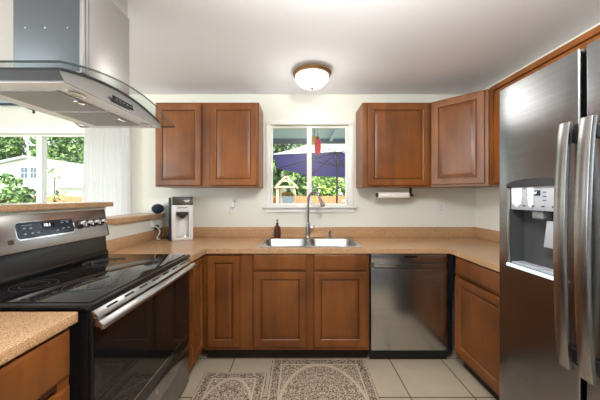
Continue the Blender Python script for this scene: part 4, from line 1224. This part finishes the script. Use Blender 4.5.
# patio cover outside the kitchen window
t = thing('patio_cover', 'blue grey patio roof edge outside the top of the kitchen window', 'patio cover', (0.5, 3.6, 2.2))
b = MB(); b.box(-1.7, 2.6, YW + 0.16, 4.85, 2.38, 2.43); b.build('soffit', SOFFIT, t)
b = MB(); b.box(-1.7, 2.6, 4.75, 4.85, 2.30, 2.379); b.build('beam', BEAM, t)
for xx in (-1.62, 2.45):
    b = MB(); b.box(xx, xx + 0.1, 4.76, 4.84, GZ, 2.299); b.build('post', BEAM, t)
for xx in (0.55, 1.25):
    b = MB(); b.box(xx, xx + 0.05, YW + 0.17, 4.74, 2.33, 2.379); b.build('joist', SOFFIT, t)
LX, LY = 0.232, 3.25
t = thing('red_lantern', 'red glass lantern hanging outside the right pane of the kitchen window', 'lantern', (LX, LY, 1.85))
b = MB(); b.lathe([(0, 1.845), (0.022, 1.85), (0.036, 1.875), (0.043, 1.93), (0.041, 1.99), (0.030, 2.035), (0.022, 2.05), (0, 2.05)], (LX, LY, 0), n=24); b.build('glass_body', REDG, t)
b = MB(); b.cyl((LX, LY, 0), 0.018, 2.0505, 2.065); b.tube([(LX, LY, 2.06), (LX, LY, 2.3795)], 0.003, 6); b.build('hanger', BLACKM, t)
t = thing('patio_light', 'pale yellow shade hanging outside, beside the red lantern', 'lamp', (0.205, 3.55, 2.05))
b = MB(); b.lathe([(0.075, 2.035), (0.09, 2.05), (0.08, 2.10), (0.04, 2.14), (0.0, 2.145)], (0.205, 3.55, 0), n=24); b.build('shade', YELLOW, t)
b = MB(); b.tube([(0.205, 3.55, 2.14), (0.205, 3.55, 2.3795)], 0.006, 8); b.build('stem', BLACKM, t)

# parasol
UX, UY = 1.0, 6.9
t = thing('garden_parasol', 'purple garden parasol with a pale front edge, open outside the kitchen window', 'parasol', (UX, UY, GZ))
tilt = Matrix.Translation((UX, UY, 2.19)) @ Matrix.Rotation(math.radians(-7.5), 4, 'X') @ Matrix.Rotation(math.radians(2), 4, 'Y')
R0 = 1.78
ring = [Vector((R0 * math.cos(PI / 8 + k * PI / 4), R0 * math.sin(PI / 8 + k * PI / 4), 0)) for k in range(8)]
apex = Vector((0, 0, 0.34))
cn = MB(tilt)
for k in range(8):
    a, b2 = ring[k], ring[(k + 1) % 8]
    mid = (a + b2) / 2
    near = 1 if mid.y < -0.3 else 0
    mid2 = mid * 0.5 + apex * 0.5 - Vector((0, 0, 0.03)); a2 = a * 0.5 + apex * 0.5; b3 = b2 * 0.5 + apex * 0.5
    cn._add([apex, a2, mid2], [(0, 1, 2)], near); cn._add([apex, mid2, b3], [(0, 1, 2)], near)
    cn._add([a2, a, mid * 0.97, mid2], [(0, 1, 2, 3)], near); cn._add([mid2, mid * 0.97, b2, b3], [(0, 1, 2, 3)], near)
bmesh.ops.remove_doubles(cn.bm, verts=cn.bm.verts, dist=1e-4)
co = cn.build('canopy', [PURPLE, CANVASLIT], t, smooth=0)
so = co.modifiers.new('thickness', 'SOLIDIFY'); so.thickness = 0.004
for k in range(8):
    b = MB(tilt); b.tube([apex * 0.93, ring[k] * 0.98 + Vector((0, 0, -0.015))], 0.012, 6); b.build('rib', BLACKM, t)
    b = MB(tilt); b.tube([Vector((0, 0, -0.05)), ring[k] * 0.45 + apex * 0.5 + Vector((0, 0, -0.02))], 0.009, 6); b.build('strut', BLACKM, t)
b = MB(); b.tube([(UX, UY, GZ + 0.06), (UX, UY, 2.19)], 0.024, 10); b.M = tilt; b.tube([(0, 0, -0.05), (0, 0, 0.36)], 0.024, 10); b.build('pole', BLACKM, t)
b = MB(); b.lathe([(0, GZ + 0.0005), (0.28, GZ + 0.0005), (0.28, GZ + 0.06), (0.05, GZ + 0.09), (0, GZ + 0.09)], (UX, UY, 0), n=24); b.build('base', BLACKM, t)

# playhouse frame, and a flower pot on an outside shelf
t = thing('garden_playhouse', 'small gabled wooden playhouse frame outside the left pane of the kitchen window', 'playhouse', (-0.43, 9.0, GZ))
pz = lambda y: 1.32 - (y - 197) * 9.0 / F
px_ = lambda x: (x - 299) * 9.0 / F
for xx in (277.3, 294.5):
    for yy in (9.0, 9.7):
        b = MB(); b.box(px_(xx) - 0.035, px_(xx) + 0.035, yy, yy + 0.07, GZ, pz(186.5)); b.build('post', LATT, t)
b = MB()
P0, P1, P2 = (px_(274.5), pz(187.5)), (px_(286.2), pz(174.5)), (px_(298.5), pz(187.5))
def beam2(p, q, y0, y1, w):
    d = Vector((q[0] - p[0], 0, q[1] - p[1])).normalized(); nrm = Vector((-d.z, 0, d.x)) * w
    if nrm.z > 0: nrm = -nrm
    b.prism([p, q, (q[0] + nrm.x, q[1] + nrm.z), (p[0] + nrm.x, p[1] + nrm.z)], y0, y1, 'Y')
beam2(P0, P1, 8.93, 8.98, 0.06); beam2(P1, P2, 8.93, 8.98, 0.06); beam2(P0, P1, 9.0, 9.8, 0.03); beam2(P1, P2, 9.0, 9.8, 0.03)
b.box(px_(281.5), px_(291), 8.935, 8.975, pz(181.5), pz(180)); b.box(px_(277), px_(295), 8.935, 8.975, pz(187.8), pz(186.3)); b.build('gable', LATT, t)
b = MB(); b.box(px_(278.6), px_(293), 9.75, 9.77, GZ, pz(188)); b.build('back_panel', SIDING, t)
t = thing('planter_shelf', 'narrow white shelf under the outside of the kitchen window', 'shelf', (-0.1, 2.95, 1.2))
b = MB(); b.box(-0.27, 0.10, YW + 0.142, 3.12, 1.205, 1.23, 0.003); b.build('board', SIDING, t)
for xx in (-0.2, 0.04):
    b = MB(); b.prism([(YW + 0.142, 1.04), (3.05, 1.2045), (YW + 0.142, 1.2045)], xx, xx + 0.02, 'X'); b.build('bracket', SIDING, t)
FX, FY_ = -0.128, 3.0
t = thing('flower_pot', 'pale glazed pot with red flowers and a small cactus outside the window', 'plant pot', (FX, FY_, 1.2305))
b = MB(); b.lathe([(0, 1.2308), (0.052, 1.2308), (0.072, 1.315), (0.076, 1.32), (0.076, 1.33), (0.068, 1.33), (0.062, 1.31), (0, 1.31)], (FX, FY_, 0), n=24); b.build('pot', PALEB, t)
leaf_mass([(FX, FY_, 1.345, 0.07, 0.07, 0.03)], 260, 0.02, 9).build('flowers', [TERRA, LEAF[2]], t, smooth=0)
b = MB(); b.sphere((FX + 0.008, FY_, 1.375), 0.025, 1, 1, 1.9, 14); b.build('cactus', LEAF[0], t)
